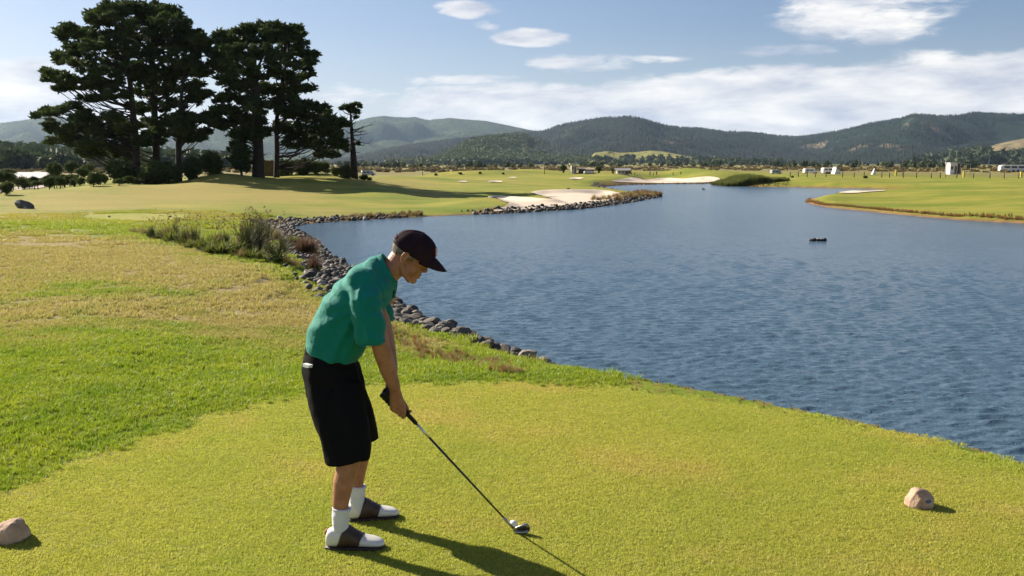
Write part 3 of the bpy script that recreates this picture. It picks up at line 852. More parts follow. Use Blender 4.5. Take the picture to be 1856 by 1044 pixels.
def build_hills():
    mp = foliage_mat('pine_forest', (.005, .014, .012), (.014, .032, .022), .04, .004)
    mfar = foliage_mat('far_forest', (.012, .024, .02), (.028, .05, .034), .06, .003)
    msc = foliage_mat('scrub_forest', (.05, .075, .025), (.13, .15, .05), .15, .01)
    mgum = foliage_mat('plain_trees', (.028, .046, .022), (.065, .085, .036), .2, .03)
    con = [source_obj('conifer', *conifer(i, 1, .17 + .03 * i), mp) for i in range(4)]
    conf = [source_obj('far_conifer', *conifer(i + 9, 1, .24), mfar) for i in range(3)]
    bsc = [source_obj('scrub_bush', *bushy(i, 46, .5, .45, .3), msc) for i in range(4)]
    bgm = [source_obj('plain_tree', *bushy(i + 30, 60, .5, .55, .28, .55), mgum) for i in range(4)]
    h1 = Hill('far_hills', [(-900, 235), (-500, 215), (-200, 240), (-60, 232), (0, 224), (60, 215), (110, 211), (150, 219), (200, 238), (260, 246), (330, 240), (400, 231), (470, 232), (540, 226), (600, 219), (640, 222), (666, 214), (680, 212), (697, 210), (712, 212),
                        (740, 213), (752, 212), (776, 218), (815, 214), (850, 217), (880, 219), (915, 226), (953, 234), (1000, 244), (1100, 250), (1300, 262), (1600, 270)], 7600, 3300, hill_mat('far_hill', (.04, .062, .035), (.075, .10, .05), .004, 30), rough=.6, fold=.8, freq=.8, seed=1.7)
    v = h1.points(20000, -200, 1000, .2, 1.0)
    scatter('far_hill_forest', v, RNG.uniform(7, 12, len(v)), RNG.uniform(0, 6, len(v)), conf)
    h2 = Hill('forest_hills', [(480, 303), (560, 298), (640, 286), (700, 272), (750, 263), (800, 256), (850, 250), (900, 246), (950, 240), (985, 238), (1010, 229), (1030, 224), (1060, 219), (1090, 215), (1115, 213), (1140, 212), (1160, 215), (1185, 222), (1205, 228),
                        (1235, 232), (1270, 234), (1300, 238), (1340, 240), (1380, 243), (1410, 247), (1440, 249), (1470, 246), (1500, 241), (1540, 234), (1575, 225), (1610, 219), (1632, 216), (1655, 208), (1680, 209), (1700, 211), (1720, 210), (1740, 209), (1765, 205), (1790, 207), (1820, 207), (1856, 207),
                        (1950, 205), (2100, 215), (2400, 200), (2900, 225)], 4300, 1700, hill_mat('forest_hill', (.010, .022, .016), (.022, .038, .026), .006, 12, ((.16, .13, .09), .60, .66, .0045)), rough=.5, fold=.75, freq=1.1, seed=3.1, ncol=700)
    def clearing(px, t, v):
        q = ((px - 1835) / 55) ** 2 + ((t - .70) / .18) ** 2
        q2 = ((px - 1648) / 16) ** 2 + ((t - .86) / .08) ** 2
        return (q > 1) & (q2 > 1)
    v = np.concatenate([h2.points(52000, 520, 2050, .05, 1.0, mask=clearing), h2.points(5000, 520, 2050, .96, 1.02, mask=clearing)])
    scatter('pine_forest', v, RNG.uniform(6.5, 11.5, len(v)), RNG.uniform(0, 6, len(v)), con)
    # bare logged ground inside the clearings
    h3 = Hill('scrub_hill', [(640, 301), (740, 300), (790, 290), (810, 281), (829, 271), (845, 262), (861, 257), (880, 253), (905, 250), (930, 248), (950, 247), (965, 254), (985, 262), (1003, 270), (1030, 277), (1055, 282), (1075, 290), (1100, 300), (1160, 303)], 3000, 900,
              hill_mat('scrub_hill', (.05, .07, .025), (.12, .13, .05), .01, 6), rough=.25, freq=2.0, seed=5, ncol=260)
    v = h3.points(6500, 700, 1085, .03, 1.0); px = v[:, 0] / v[:, 1] * F_PX + CX
    scatter('scrub_forest', v, RNG.uniform(7, 15, len(v)), RNG.uniform(0, 6, len(v)), bsc)
    v = h3.points(900, 968, 1078, .35, 1.0)
    scatter('scrub_hill_pines', v, RNG.uniform(14, 22, len(v)), RNG.uniform(0, 6, len(v)), con)
    h4 = Hill('pasture_hill', [(1060, 300), (1077, 277), (1100, 274), (1125, 277), (1150, 276), (1180, 273), (1205, 275), (1235, 281), (1260, 286), (1300, 292), (1345, 297), (1390, 301), (1450, 304)], 2500, 600,
              hill_mat('pasture_hill', (.20, .20, .06), (.29, .27, .09), .012, 2, ((.06, .08, .03), .56, .62, .02)), rough=.18, freq=2.0, seed=7, ncol=200)
    v = h4.points(170, 1080, 1420, .02, .40)
    scatter('pasture_trees', v, RNG.uniform(6, 13, len(v)), RNG.uniform(0, 6, len(v)), bgm + bsc[:1])
    h5 = Hill('bare_hill', [(1560, 303), (1620, 298), (1680, 290), (1720, 278), (1750, 271), (1790, 266), (1820, 258), (1856, 251), (1930, 240), (2050, 232), (2300, 240), (2700, 270)], 2700, 900,
              hill_mat('bare_hill', (.19, .155, .09), (.27, .215, .12), .008, 5, ((.07, .09, .035), .5, .6, .012)), rough=.3, freq=2.0, seed=9, ncol=260)
    v = np.concatenate([h5.points(900, 1715, 1795, .06, .5), h5.points(500, 1650, 2100, .03, .28)])
    scatter('bare_hill_trees', v, RNG.uniform(10, 19, len(v)), RNG.uniform(0, 6, len(v)), bgm[:2] + con[:2])
    h6 = Hill('scrub_rise', [(-700, 280), (-300, 276), (-100, 275), (0, 276), (60, 277), (110, 281), (160, 286), (230, 291), (340, 297), (480, 302)], 900, 420,
              hill_mat('scrub_rise', (.05, .07, .028), (.11, .12, .05), .02, 2), rough=.2, freq=2.0, seed=11, ncol=200)
    v = h6.points(4200, -420, 470, .0, 1.0)
    scatter('scrub_wood', v, RNG.uniform(4, 8.5, len(v)), RNG.uniform(0, 6, len(v)), bgm + bsc[:2])
    # trees and hedges scattered over the plain below the hills
    n = 1900; th = RNG.uniform(R(-40), R(40), n); r = np.exp(RNG.uniform(math.log(620), math.log(2600), n))
    keep = (np.sin(th * 60 + r * .004) + np.sin(r * .013 + th * 13) > .1); th, r = th[keep], r[keep]
    v = np.stack([r * np.sin(th), r * np.cos(th), np.full(len(r), -1.2)], 1)
    scatter('plain_trees', v, RNG.uniform(2, 5.5, len(v)) * (.6 + r / 2600 * .9), RNG.uniform(0, 6, len(v)), bgm + bsc[:2])
    n = 2400; th = RNG.uniform(R(-36), R(36), n); r = np.exp(RNG.uniform(math.log(330), math.log(1300), n))
    v = np.stack([r * np.sin(th), r * np.cos(th), np.full(len(r), -1.15)], 1)
    mrd = foliage_mat('reed_field', (.11, .085, .035), (.19, .15, .06), .2, .01)
    brd = [source_obj('reed_mound', *bushy(i + 60, 40, .7, .3, .3, .2), mrd) for i in range(3)]
    scatter('brown_reed_field', v, RNG.uniform(.8, 2.4, len(v)), RNG.uniform(0, 6, len(v)), brd)
build_hills()

# haze over the plain
def build_haze():
    mb = MB(); mb.box((0, 3500, 250), (26000, 16500, 510))
    o = mb.build('haze', None, smooth=False)
    m = bpy.data.materials.new('haze'); m.use_nodes = True; t = m.node_tree
    for nd in list(t.nodes): t.nodes.remove(nd)
    g = NT(t); v = g.n('ShaderNodeVolumePrincipled'); v.inputs['Color'].default_value = (.52, .72, 1, 1)
    v.inputs['Density'].default_value = 0.00003; v.inputs['Anisotropy'].default_value = .2
    out = g.n('ShaderNodeOutputMaterial'); g.l(v.outputs[0], out.inputs['Volume'])
    o.data.materials.append(m); tag(o, kind='stuff')
build_haze()

# ------------------------------------------------------------------ the golfer
YC = 5.07; YN = 4.87; YF = 5.27
def build_golfer():
    skin = pmat('skin', (.26, .108, .060), .5, .12, 16, .0015, 160, spec=.35, sss=.08, col2=(.41, .20, .115))
    person = empty('person', G(640, 965, 0))
    tag(person, 'man in green polo shirt, black shorts and dark cap bending over a golf club', 'person')
    base = person.location.copy()
    def fix(o):
        o.parent = person; o.matrix_parent_inverse = Matrix.Translation(-base); return o
    HA = R(29)
    HO = P(738, 466, YC)          # between the ears
    hf = Vector((math.cos(HA), 0, -math.sin(HA))); hu = Vector((math.sin(HA), 0, math.cos(HA))); hl = Vector((0, 1, 0))
    def H(f, u, l=0.0): return HO + hf * f + hu * u + hl * l
    HM = Matrix((hf, hl, hu)).transposed()    # columns forward, lateral, up

    # --- one continuous body
    b = MB()
    def he(f, u, l, rf, rl, ru): b.ball(H(f, u, l), (rf, rl, ru), HM, 24, 14)
    he(.002, .045, 0, .092, .075, .090); he(-.022, .028, 0, .068, .068, .072); he(.045, .01, 0, .052, .060, .078)
    he(.035, -.05, 0, .055, .052, .05); he(.082, -.090, 0, .021, .024, .019)
    he(.084, .038, 0, .016, .045, .013); he(.078, -.055, 0, .024, .030, .036)
    he(.080, .004, 0, .024, .034, .030); he(.086, -.032, 0, .018, .026, .026); he(.060, -.07, 0, .030, .034, .026)
    for s in (-1, 1): he(.050, -.045, .028 * s, .030, .026, .034); he(.070, .012, .040 * s, .020, .018, .022)
    for s in (-1, 1):
        he(.064, -.018, .032 * s, .026, .020, .022)
        b.chain([H(.0, -.045, .052 * s), H(.03, -.075, .046 * s), H(.065, -.098, .022 * s)], [.017, .016, .014], 10)
        he(.104, -.024, .013 * s, .011, .008, .009)
        # ear
        he(-.006, .0, .080 * s, .015, .006, .026)
        b.chain([H(.010, .014, .078 * s), H(.002, .029, .083 * s), H(-.016, .025, .087 * s), H(-.022, .003, .086 * s), H(-.011, -.022, .081 * s), H(.002, -.033, .077 * s)], [.005, .0055, .006, .0055, .006, .006], 8)
    b.chain([H(.092, .034), H(.101, .010), H(.114, -.016)], [.009, .011, .013], 12)
    he(.099, -.049, 0, .012, .022, .007); he(.097, -.0645, 0, .012, .019, .0075)
    # neck, trunk under the shirt
    b.chain([H(-.022, -.02), H(-.03, -.07), P(706, 492, YC), P(692, 503, YC)], [.062, .060, .062, .07], 18)
    b.chain([P(680, 510, YC), P(640, 560, YC), P(610, 620, YC), P(604, 665, YC)], [.07, .085, .085, .08], 18)
    b.chain([P(668, 516, YC - .10), P(668, 516, YC + .10)], [.045, .045], 12)
    # arms
    b.chain([P(664, 518, YN + .05), P(675, 562, YN + .03), P(689, 622, YN + .03), P(694, 640, YN + .05), P(704, 672, YN + .09), P(715, 702, YN + .125)], [.045, .050, .047, .047, .0415, .031], 18)
    b.chain([P(672, 518, YF - .05), P(687, 560, YF - .05), P(701, 618, YF - .07), P(708, 665, YF - .12), P(709, 700, YF - .165)], [.045, .048, .043, .038, .029], 18)
    # legs
    b.chain([P(612, 690, YN + .11), P(622, 745, YN + .06), P(634, 812, YN + .02), P(633, 836, YN + .01), P(623, 872, YN), P(618, 905, YN), P(616, 940, YN), P(620, 968, YN)],
            [.06, .07, .062, .058, .053, .044, .036, .036], 20)
    b.chain([P(618, 690, YF - .11), P(636, 735, YF - .06), P(655, 790, YF - .02), P(654, 815, YF - .01), P(648, 846, YF), P(645, 870, YF), P(645, 900, YF), P(650, 922, YF)],
            [.06, .07, .060, .057, .052, .044, .036, .035], 20)
    # right hand, closed round the grip
    A0 = P(697, 706, YC); A1 = P(934, 961, YC + .005); ax = (A1 - A0).normalized()
    qd = Vector((ax.z, 0, -ax.x)).normalized()      # down-left of the shaft
    if qd.x > 0: qd = -qd
    qd = (qd - ax * qd.dot(ax)).normalized(); cd = ax.cross(qd)
    if cd.y > 0: cd = -cd                              # towards the camera
    def S(t, ang, r): return A0 + ax * t + (cd * math.cos(R(ang)) + qd * math.sin(R(ang))) * r
    wrist = P(715, 702, YN + .125)
    b.chain([wrist, S(.085, -15, .036), S(.118, -10, .036)], [.029, .027, .022], 14)
    b.chain([wrist, S(.10, 35, .038), S(.125, 40, .034)], [.027, .022, .017], 14)
    b.chain([wrist, S(.12, -25, .034), S(.145, -5, .033)], [.026, .022, .017], 14)
    for i, t in enumerate((.104, .127, .150, .172)):
        o = (0, .002, .002, -.002)[i]
        k0 = S(t - .02, 10 - i * 6, .036); rr = (.0084, .009, .009, .0088)[i]
        b.chain([k0, S(t, 50, .034 + o), S(t + .004, 105, .029 + o), S(t + .006, 165, .026), S(t + .005, 222, .024), S(t + .004, 262, .0225)],
                [.0112, rr * 1.08, rr * 1.04, rr, rr * .95, rr * .82], 10)
    b.chain([S(.055, -60, .030), S(.09, -85, .029), S(.125, -100, .026), S(.155, -92, .0215)], [.015, .012, .0105, .0085], 10)
    # left hand inside the glove
    lw = P(709, 700, YF - .165)
    b.chain([lw, S(.045, 195, .028)], [.026, .018], 12)
    fix(remeshed(b, 'body', .0034, skin, None, 4, factor=.45))

    # --- glove with five fingers
    gm = pmat('black_glove', (.006, .006, .007), .55, .2, 30, .0008, 200)
    b = MB()
    b.chain([lw + (lw - S(.045, 195, .02)) * .12, S(.03, 190, .033), S(.07, 185, .035)], [.032, .026, .022], 14)
    b.chain([lw, S(.02, 215, .033), S(.055, 210, .033)], [.028, .021, .017], 12)
    b.chain([lw, S(.06, 165, .035), S(.085, 170, .033)], [.027, .022, .016], 12)
    for i, t in enumerate((.016, .036, .057, .078)):
        b.chain([S(t, 172, .036), S(t - .002, 130, .037), S(t - .002, 88, .034), S(t, 40, .027), S(t + .002, -10, .024), S(t + .004, -50, .0225)],
                [.0125, .0115, .0108, .0102, .0095, .0085], 10)
    b.chain([S(.03, 235, .032), S(.065, 262, .028), S(.10, 272, .024)], [.014, .0115, .010], 10)
    fix(remeshed(b, 'glove', .0035, gm, None, 3, factor=.4))

    # --- eyes, brows
    ew = pmat('eye_white', (.6, .58, .55), .3); ed = pmat('iris', (.03, .02, .015), .2); bm_ = pmat('brow_hair', (.09, .06, .045), .9)
    for s in (-1, 1):
        e = MB(); e.ball(H(.079, .014, .033 * s), (.0125, .0125, .0125), HM, 16, 10); eo = e.build('eye', ew); fix(eo)
        e = MB(); e.ball(H(.0885, .010, .035 * s), (.004, .0055, .0055), HM, 12, 8); io = e.build('iris', ed, eo)
        e = MB(); e.chain([H(.094, .036, .014 * s), H(.092, .041, .03 * s), H(.08, .038, .047 * s)], [.004, .005, .0035], 8); fix(e.build('eyebrow', bm_))

    # --- hair: a shell round the back and sides, with short locks
    hm = pmat('hair', (.05, .035, .026), .8, .35, 34, .004, 260, col2=(.22, .185, .15))
    V = []; Fh = []; nu, nv = 48, 26; idx = {}
    c = (0.002, .045); rad = (.0955, .0800, .093)
    for i in range(nv + 1):
        for j in range(nu):
            a = 2 * math.pi * j / nu; bb = math.pi * i / nv
            f = c[0] + rad[0] * math.sin(bb) * math.cos(a); l = rad[1] * math.sin(bb) * math.sin(a); u = c[1] + rad[2] * math.cos(bb)
            if f < 0 and u < .06: f -= .002
            edge = -.040 + .02 * max(0, (f + .1)) / .1 if f < -.02 else (-.005 if abs(l) > .05 else .06)
            if f < -.02 and f > -.04: edge = .0
            ok = (u < .07) and (u > edge) and (f < .043)
            if f > .018: ok = ok and u > -.012
            nz = mnoise.noise(Vector((f, l, u)) * 70) * .003
            if ok: idx[(i, j)] = len(V); V.append(H(f, u, l) + (H(f, u, l) - H(c[0], c[1])).normalized() * (.002 + nz))
    for i in range(nv):
        for j in range(nu):
            q = [(i, j), (i, (j + 1) % nu), (i + 1, (j + 1) % nu), (i + 1, j)]
            if all(k in idx for k in q): Fh.append([idx[k] for k in q])
    hair = mesh_obj('hair', V, Fh, hm); so = hair.modifiers.new('s', 'SOLIDIFY'); so.thickness = .005; so.offset = 0; fix(hair)

    # --- cap
    cm = pmat('cap_cloth', (.016, .009, .014), .9, .25, 12, .001, 300, spec=.1, col2=(.032, .015, .020))
    cm2 = pmat('cap_pinkish', (.10, .055, .06), .9, .3, 30, .001, 300)
    def cap_pt(a, b_):
        # a round, b_ from the button down to the rim
        sb, cb = math.sin(b_), math.cos(b_); ca, sa = math.cos(a), math.sin(a)
        f = .014 + (.113 if ca > 0 else .116) * math.copysign(abs(ca) ** .9, ca) * sb ** (.85 if ca > .3 else 1)
        l = .0865 * math.copysign(abs(sa) ** .95, sa) * sb
        u = .050 + .096 * cb
        if b_ > math.pi / 2: u = .050 - .03 * (b_ - math.pi / 2) / .35 + (.012 * (ca < 0) * abs(ca))
        w = mnoise.noise(Vector((f, l, u)) * 22) * .003
        return H(f, u, l) + (H(f, u, l) - H(.01, .04)).normalized() * w
    rows = [.001] + [i * (math.pi / 2 + .3) / 16 for i in range(1, 17)]
    cr = MB(); cr.rings([[cap_pt(2 * math.pi * j / 48, r_) for j in range(48)] for r_ in rows], cap=False)
    co = cr.build('cap', cm); so = co.modifiers.new('s', 'SOLIDIFY'); so.thickness = .003; so.offset = 1; fix(co)
    capo = co
    # seams, button, vent eyelets, lighter pinkish band at the back
    for k in range(6):
        a = math.pi / 6 + k * math.pi / 3
        m = MB(); m.tube([cap_pt(a, .05 + i * (math.pi / 2) / 10) + (cap_pt(a, .05 + i * (math.pi / 2) / 10) - H(.01, .04)).normalized() * .0035 for i in range(11)], .0014, 6); o = m.build('seam', cm, capo)
    m = MB(); m.ball(cap_pt(0, .001) + hu * .004, (.007, .007, .004), HM, 12, 6); m.build('button', cm2, capo)
    for a in (-.6, -1.6, -2.6, .6, 1.6, 2.6):
        p = cap_pt(a, .62); m = MB(); m.ball(p + (p - H(.01, .04)).normalized() * .003, .0022, None, 8, 6); m.build('eyelet', cm2, capo)
    m = MB()
    for s in (-1, 1):
        m.tube([cap_pt(math.pi + s * x, math.pi / 2 + .1) * 1.0 + (-hf) * .005 for x in (.0, .3, .6, .9)], .005, 6)
    m.build('strap', cm2, capo)
    m = MB(); m.tube([cap_pt(math.pi + x, math.pi / 2 - .15) - hf * .004 + hu * .010 * math.cos(x * 2) for x in (-.55, -.3, 0, .3, .55)], .0035, 6); m.build('back_trim', cm2, capo)
    # brim
    top = []; nb = 17
    for i in range(9):
        t = i / 8
        row = []
        for j in range(nb):
            s = (j / (nb - 1)) * 2 - 1
            a = s * 1.12
            f0 = .014 + .1145 * math.cos(a); l0 = .0865 * math.sin(a) * 1.0
            u0 = .066 - .030 * s * s
            ln = .078 * (1 - abs(s) ** 3.2) + .006
            row.append(H(f0 + ln * t, u0 - .30 * ln * t - .02 * t * (s * s) - .008 * t * t, l0 * (1 - .08 * t * abs(s))))
        top.append(row)
    br = MB(); br.rings(top, cap=False, closed=False)
    bo = br.build('brim', cm, capo); so = bo.modifiers.new('s', 'SOLIDIFY'); so.thickness = .003; so.offset = 0
    # white letter outlined in red on the front of the cap
    wm = pmat('emblem_white', (.78, .76, .74), .8); rm = pmat('emblem_red', (.45, .03, .035), .8)
    def fp(du, l, o):
        a = math.atan2(l, .0865); bb = math.acos(max(-1, min(1, (du - .05) / .096)))
        p = cap_pt(a, bb); return p + (p - H(.01, .03)).normalized() * o
    def stroke(pts, w, o, nm, mt):
        m = MB(); m.tube([fp(u, l, o) for u, l in pts], w, 6); return m.build(nm, mt, capo)
    U_ = [(.112, -.017), (.098, -.018), (.084, -.016), (.078, -.007), (.077, 0), (.078, .007), (.084, .016), (.098, .018), (.112, .017)]
    stroke(U_, .0062, .002, 'emblem_outline', rm); stroke(U_, .0042, .0045, 'emblem_letter', wm)

    # --- polo shirt
    sm = bpy.data.materials.new('green_polo'); sm.use_nodes = True; t = sm.node_tree; g = NT(t); bs = t.nodes['Principled BSDF']
    tc = g.n('ShaderNodeTexCoord'); v = tc.outputs['Object']
    g.l(g.mix(g.noise(v, 5, 4), (.0, .16, .128), (.0, .205, .165)), bs.inputs['Base Color']); bs.inputs['Roughness'].default_value = .75
    bs.inputs['Sheen Weight'].default_value = .1; bs.inputs['Specular IOR Level'].default_value = .2
    bn = g.n('ShaderNodeBump'); bn.inputs['Distance'].default_value = .011
    g.l(g.math('ADD', g.noise(g.scalevec(v, (7, 7, 16)), 1, 4, .5), g.math('MULTIPLY', g.noise(v, 500, 2), .06)), bn.inputs['Height']); g.l(bn.outputs[0], bs.inputs['Normal'])
    tr = g.n('ShaderNodeBsdfTranslucent'); tr.inputs[0].default_value = (0, .2, .14, 1)
    mx = g.n('ShaderNodeMixShader'); mx.inputs[0].default_value = .08; g.l(bs.outputs[0], mx.inputs[1]); g.l(tr.outputs[0], mx.inputs[2]); g.l(mx.outputs[0], t.nodes['Material Output'].inputs[0])
    def oval(bk, fr, w, Y=YC, n=32, e=.85, wl=0.0):
        p0 = P(*bk, Y); p1 = P(*fr, Y); c = (p0 + p1) / 2; h = (p1 - p0) / 2
        r = []
        for j in range(n):
            a = 2 * math.pi * j / n; ca, sa = math.cos(a), math.sin(a)
            r.append(c + h * math.copysign(abs(ca) ** e, ca) + Vector((0, w, 0)) * math.copysign(abs(sa) ** e, sa))
        return r
    b = MB()
    b.rings([oval((557, 633), (645, 655), .168), oval((556, 624), (655, 642), .175), oval((558, 606), (664, 625), .182), oval((563, 588), (673, 604), .188), oval((575, 562), (686, 580), .196),
             oval((590, 538), (698, 560), .205), oval((611, 512), (708, 545), .212), oval((636, 489), (713, 533), .205), oval((655, 476), (715, 524), .180), oval((672, 467), (716, 518), .130), oval((684, 464), (716, 513), .085)])
    # near sleeve
    def sleeve(pts, Ys, ra, rb):
        rs = []
        for (px, py), Y, r1, r2 in zip(pts, Ys, ra, rb):
            c = P(px, py, Y); rs.append((c, r1, r2))
        out = []
        for i, (c, r1, r2) in enumerate(rs):
            tn = (rs[min(i + 1, len(rs) - 1)][0] - rs[max(i - 1, 0)][0]).normalized()
            u = Vector((0, 1, 0)); u = (u - tn * u.dot(tn)).normalized(); w = tn.cross(u)
            out.append([c + u * math.cos(a) * r2 + w * math.sin(a) * r1 for a in [2 * math.pi * j / 24 for j in range(24)]])
        b.rings(out)
    sleeve([(655, 507), (659, 520), (662, 545), (667, 580), (671, 605), (673, 621)], [YN + .09, YN + .05, YN + .0, YN - .0, YN + .0, YN + .005], [.05, .078, .082, .078, .075, .073], [.05, .068, .076, .074, .070, .068])
    b.ball(P(657, 512, YN + .06), (.08, .075, .08), None, 18, 12)
    sleeve([(665, 500), (672, 515), (679, 535), (685, 560), (689, 575), (691, 587)], [YF - .09, YF - .05, YF - .02, YF - .02, YF - .03, YF - .035], [.06, .08, .078, .074, .07, .068], [.05, .065, .07, .068, .064, .062])
    b.ball(P(668, 506, YF - .05), (.07, .07, .07), None, 18, 12)
    armpit = P(648, 560, YN); shoulder = P(655, 495, YN)
    waist = P(600, 640, YC)
    def wr(c):
        a = mnoise.noise(Vector((c.x * 5 + c.z * 4, c.y * 5, c.z * 9 - c.x * 8)))
        # folds fanning out from the armpit towards the hem and the back
        dx, dz = c.x - armpit.x, c.z - armpit.z
        an = math.atan2(dz, dx); rr = math.hypot(dx, dz)
        f = math.sin(an * 11 + a * 2.2) * math.exp(-rr / .30) * min(1, (rr / .13)) ** 2
        hem = max(0, 1 - abs(c.z - waist.z) / .12)
        f2 = math.sin(c.x * 55 + c.y * 40 + a * 3) * hem
        b2 = mnoise.noise(Vector((c.x * 14 + c.z * 9, c.y * 10, c.z * 6)))
        return a * .0035 + f * .009 + f2 * .005 + (.0022 * (1 - abs(b2) * 4) if abs(b2) < .25 else 0)
    shirt = fix(remeshed(b, 'polo_shirt', .006, sm, None, 6, wr, factor=.5))
    # hems
    seam = MB()
    for (px, py), Y, r1, r2 in (((673, 620), YN + .005, .0735, .0695),):
        c = P(px, py, Y); tn = (c - P(671, 605, YN)).normalized(); u = Vector((0, 1, 0)); u = (u - tn * u.dot(tn)).normalized(); w = tn.cross(u)
        for off in (-.003,):
            seam.tube([c + tn * off + u * math.cos(a) * r2 + w * math.sin(a) * r1 for a in [2 * math.pi * j / 28 for j in range(29)]], .0018, 5)
    so_ = seam.build('sleeve_hem', sm, None); fix(so_)
    # collar
    inn = [];
    def cring(bk, fr, w, n=36, gap=.0):
        return oval(bk, fr, w, YC, n, 1.0)
    r0 = cring((690, 466), (718, 512), .070); r1 = cring((696, 458.5), (721, 507), .072); r2 = cring((686, 462), (720, 517), .087); r3 = cring((675, 468), (716, 527), .103)
    cb = MB(); cb.rings([r0, r1, r2, r3], cap=False); col_ = cb.build('collar', sm); so = col_.modifiers.new('s', 'SOLIDIFY'); so.thickness = .004; so.offset = 0
    ss = col_.modifiers.new('ss', 'SUBSURF'); ss.levels = 1; ss.render_levels = 1; fix(col_)
    # placket with buttons
    pk = MB(); pk.tube([P(719, 516, YC - .0), P(716, 527, YC), P(713, 540, YC)], [.006, .008, .008], 8); fix(pk.build('placket', sm))

    # --- shorts
    km = bpy.data.materials.new('black_shorts'); km.use_nodes = True; t = km.node_tree; g = NT(t); bs = t.nodes['Principled BSDF']
    tc = g.n('ShaderNodeTexCoord'); v = tc.outputs['Object']
    bs.inputs['Base Color'].default_value = (.008, .008, .0085, 1); bs.inputs['Roughness'].default_value = .85; bs.inputs['Sheen Weight'].default_value = .0; bs.inputs['Specular IOR Level'].default_value = .06
    bn = g.n('ShaderNodeBump'); bn.inputs['Distance'].default_value = .014
    g.l(g.noise(g.scalevec(v, (10, 10, 5)), 1, 4, .5), bn.inputs['Height']); g.l(bn.outputs[0], bs.inputs['Normal'])
    b = MB()
    b.rings([oval((558, 628), (644, 652), .158), oval((554, 645), (652, 664), .172), oval((550, 668), (657, 684), .182), oval((552, 690), (661, 700), .182), oval((556, 712), (660, 712), .172)])
    def leg(rows, Ys, ws):
        b.rings([oval(bk, fr, w, Y, 28, .92) for (bk, fr), Y, w in zip(rows, Ys, ws)])
    leg([((553, 685), (655, 690)), ((556, 710), (658, 706)), ((562, 735), (662, 728)), ((570, 762), (667, 755)), ((580, 795), (671, 785)), ((588, 820), (672, 810)), ((592, 838), (669, 831))],
        [YN + .10, YN + .09, YN + .075, YN + .055, YN + .035, YN + .02, YN + .01], [.075, .088, .095, .099, .101, .102, .102])
    leg([((556, 685), (659, 690)), ((566, 710), (666, 708)), ((578, 735), (674, 730)), ((588, 760), (681, 757)), ((598, 780), (686, 778)), ((606, 803), (689, 796))],
        [YF - .09, YF - .075, YF - .055, YF - .04, YF - .02, YF - .01], [.085, .095, .10, .102, .102, .102])
    def wk(c):
        a = mnoise.noise(Vector((c.x * 9, c.y * 9, c.z * 3.5)))
        return a * .012 + math.sin(c.x * 30 + a * 6 + c.z * 5 + c.y * 12) * .0045
    shorts = fix(remeshed(b, 'shorts', .006, km, None, 9, wk, factor=.5))
    m = MB(); m.rings([[p + Vector((0, 0, dz)) for p in oval((556 + d, 631), (646 - d, 655), .160)] for d, dz in ((-.5, .012), (-1.6, .0), (-2.4, -.016))], cap=False)
    wb = m.build('waistband', km); so = wb.modifiers.new('s', 'SOLIDIFY'); so.thickness = .004; fix(wb)
    m = MB(); p0 = P(555, 668, YN + .02)
    m.tube([P(553, 668, YN + .028), P(563, 667, YN + .008), P(572, 666.5, YN + .0)], .0022, 6); fix(m.build('pocket_seam', km))

    # --- socks and shoes
    kw = pmat('white_sock', (.60, .62, .66), .85, .08, 20, .0015, 220)
    dark = pmat('sock_mark', (.03, .03, .035), .8)
    shw_ = pmat('white_leather', (.66, .64, .60), .38, .07, 8, .0008, 60, spec=.5); shb = pmat('brown_leather', (.055, .032, .022), .5, .25, 20, .0012, 90); shs = pmat('shoe_sole', (.025, .014, .013), .6)
    lcm = pmat('lace', (.03, .018, .014), .8)
    for near in (1, 0):
        Y = YN if near else YF
        if near: sp = [(619, 921), (617.5, 935), (617, 948), (619, 962), (622, 974)]; heel = G(590, 992, 0); toe = G(698, 993, 0)
        else: sp = [(648, 881), (646.5, 894), (647, 906), (649, 918), (652, 927)]; heel = G(628, 943, 0); toe = G(724, 936, 0)
        b = MB(); b.tube([P(px, py, Y) for px, py in sp], [.0455, .0445, .0425, .038, .034], 24)
        b.tube([P(sp[0][0] + .4, sp[0][1] - 1.5, Y), P(sp[0][0], sp[0][1] + 2, Y)], [.0485, .0495], 24)
        so_ = fix(remeshed(b, 'sock', .004, kw, None, 3, lambda c: 0 + mnoise.noise(c * 40) * .0018, factor=.4))
        ms = MB()
        q = P(sp[0][0] - 14 + (0 if near else 0), sp[0][1] + 6, Y - .018)
        ms.tube([P(sp[0][0] - 13, sp[0][1] + 3, Y - .026), P(sp[0][0] - 14, sp[0][1] + 9, Y - .024)], [.004, .003], 6)
        ms.tube([P(sp[0][0] - 16, sp[0][1] + 11, Y - .018), P(sp[0][0] - 15, sp[0][1] + 14, Y - .02)], [.003, .003], 6)
        mk = ms.build('sock_mark', dark, so_)
        # shoe in its own frame
        L = (toe - heel).length; fwd = (toe - heel).normalized(); lat = Vector((0, 0, 1)).cross(fwd)
        def SP(s, l, z): return heel + fwd * s * (L / .31) + lat * l + Vector((0, 0, z))
        prof = [(.004, .028, .020, .070), (.012, .038, .010, .098), (.035, .047, .010, .108), (.070, .050, .010, .112), (.100, .050, .010, .118), (.130, .048, .010, .110), (.155, .047, .010, .090), (.180, .050, .010, .078),
                (.205, .052, .012, .066), (.235, .053, .012, .060), (.262, .050, .012, .054), (.285, .042, .013, .047), (.300, .028, .015, .038), (.308, .012, .018, .028)]
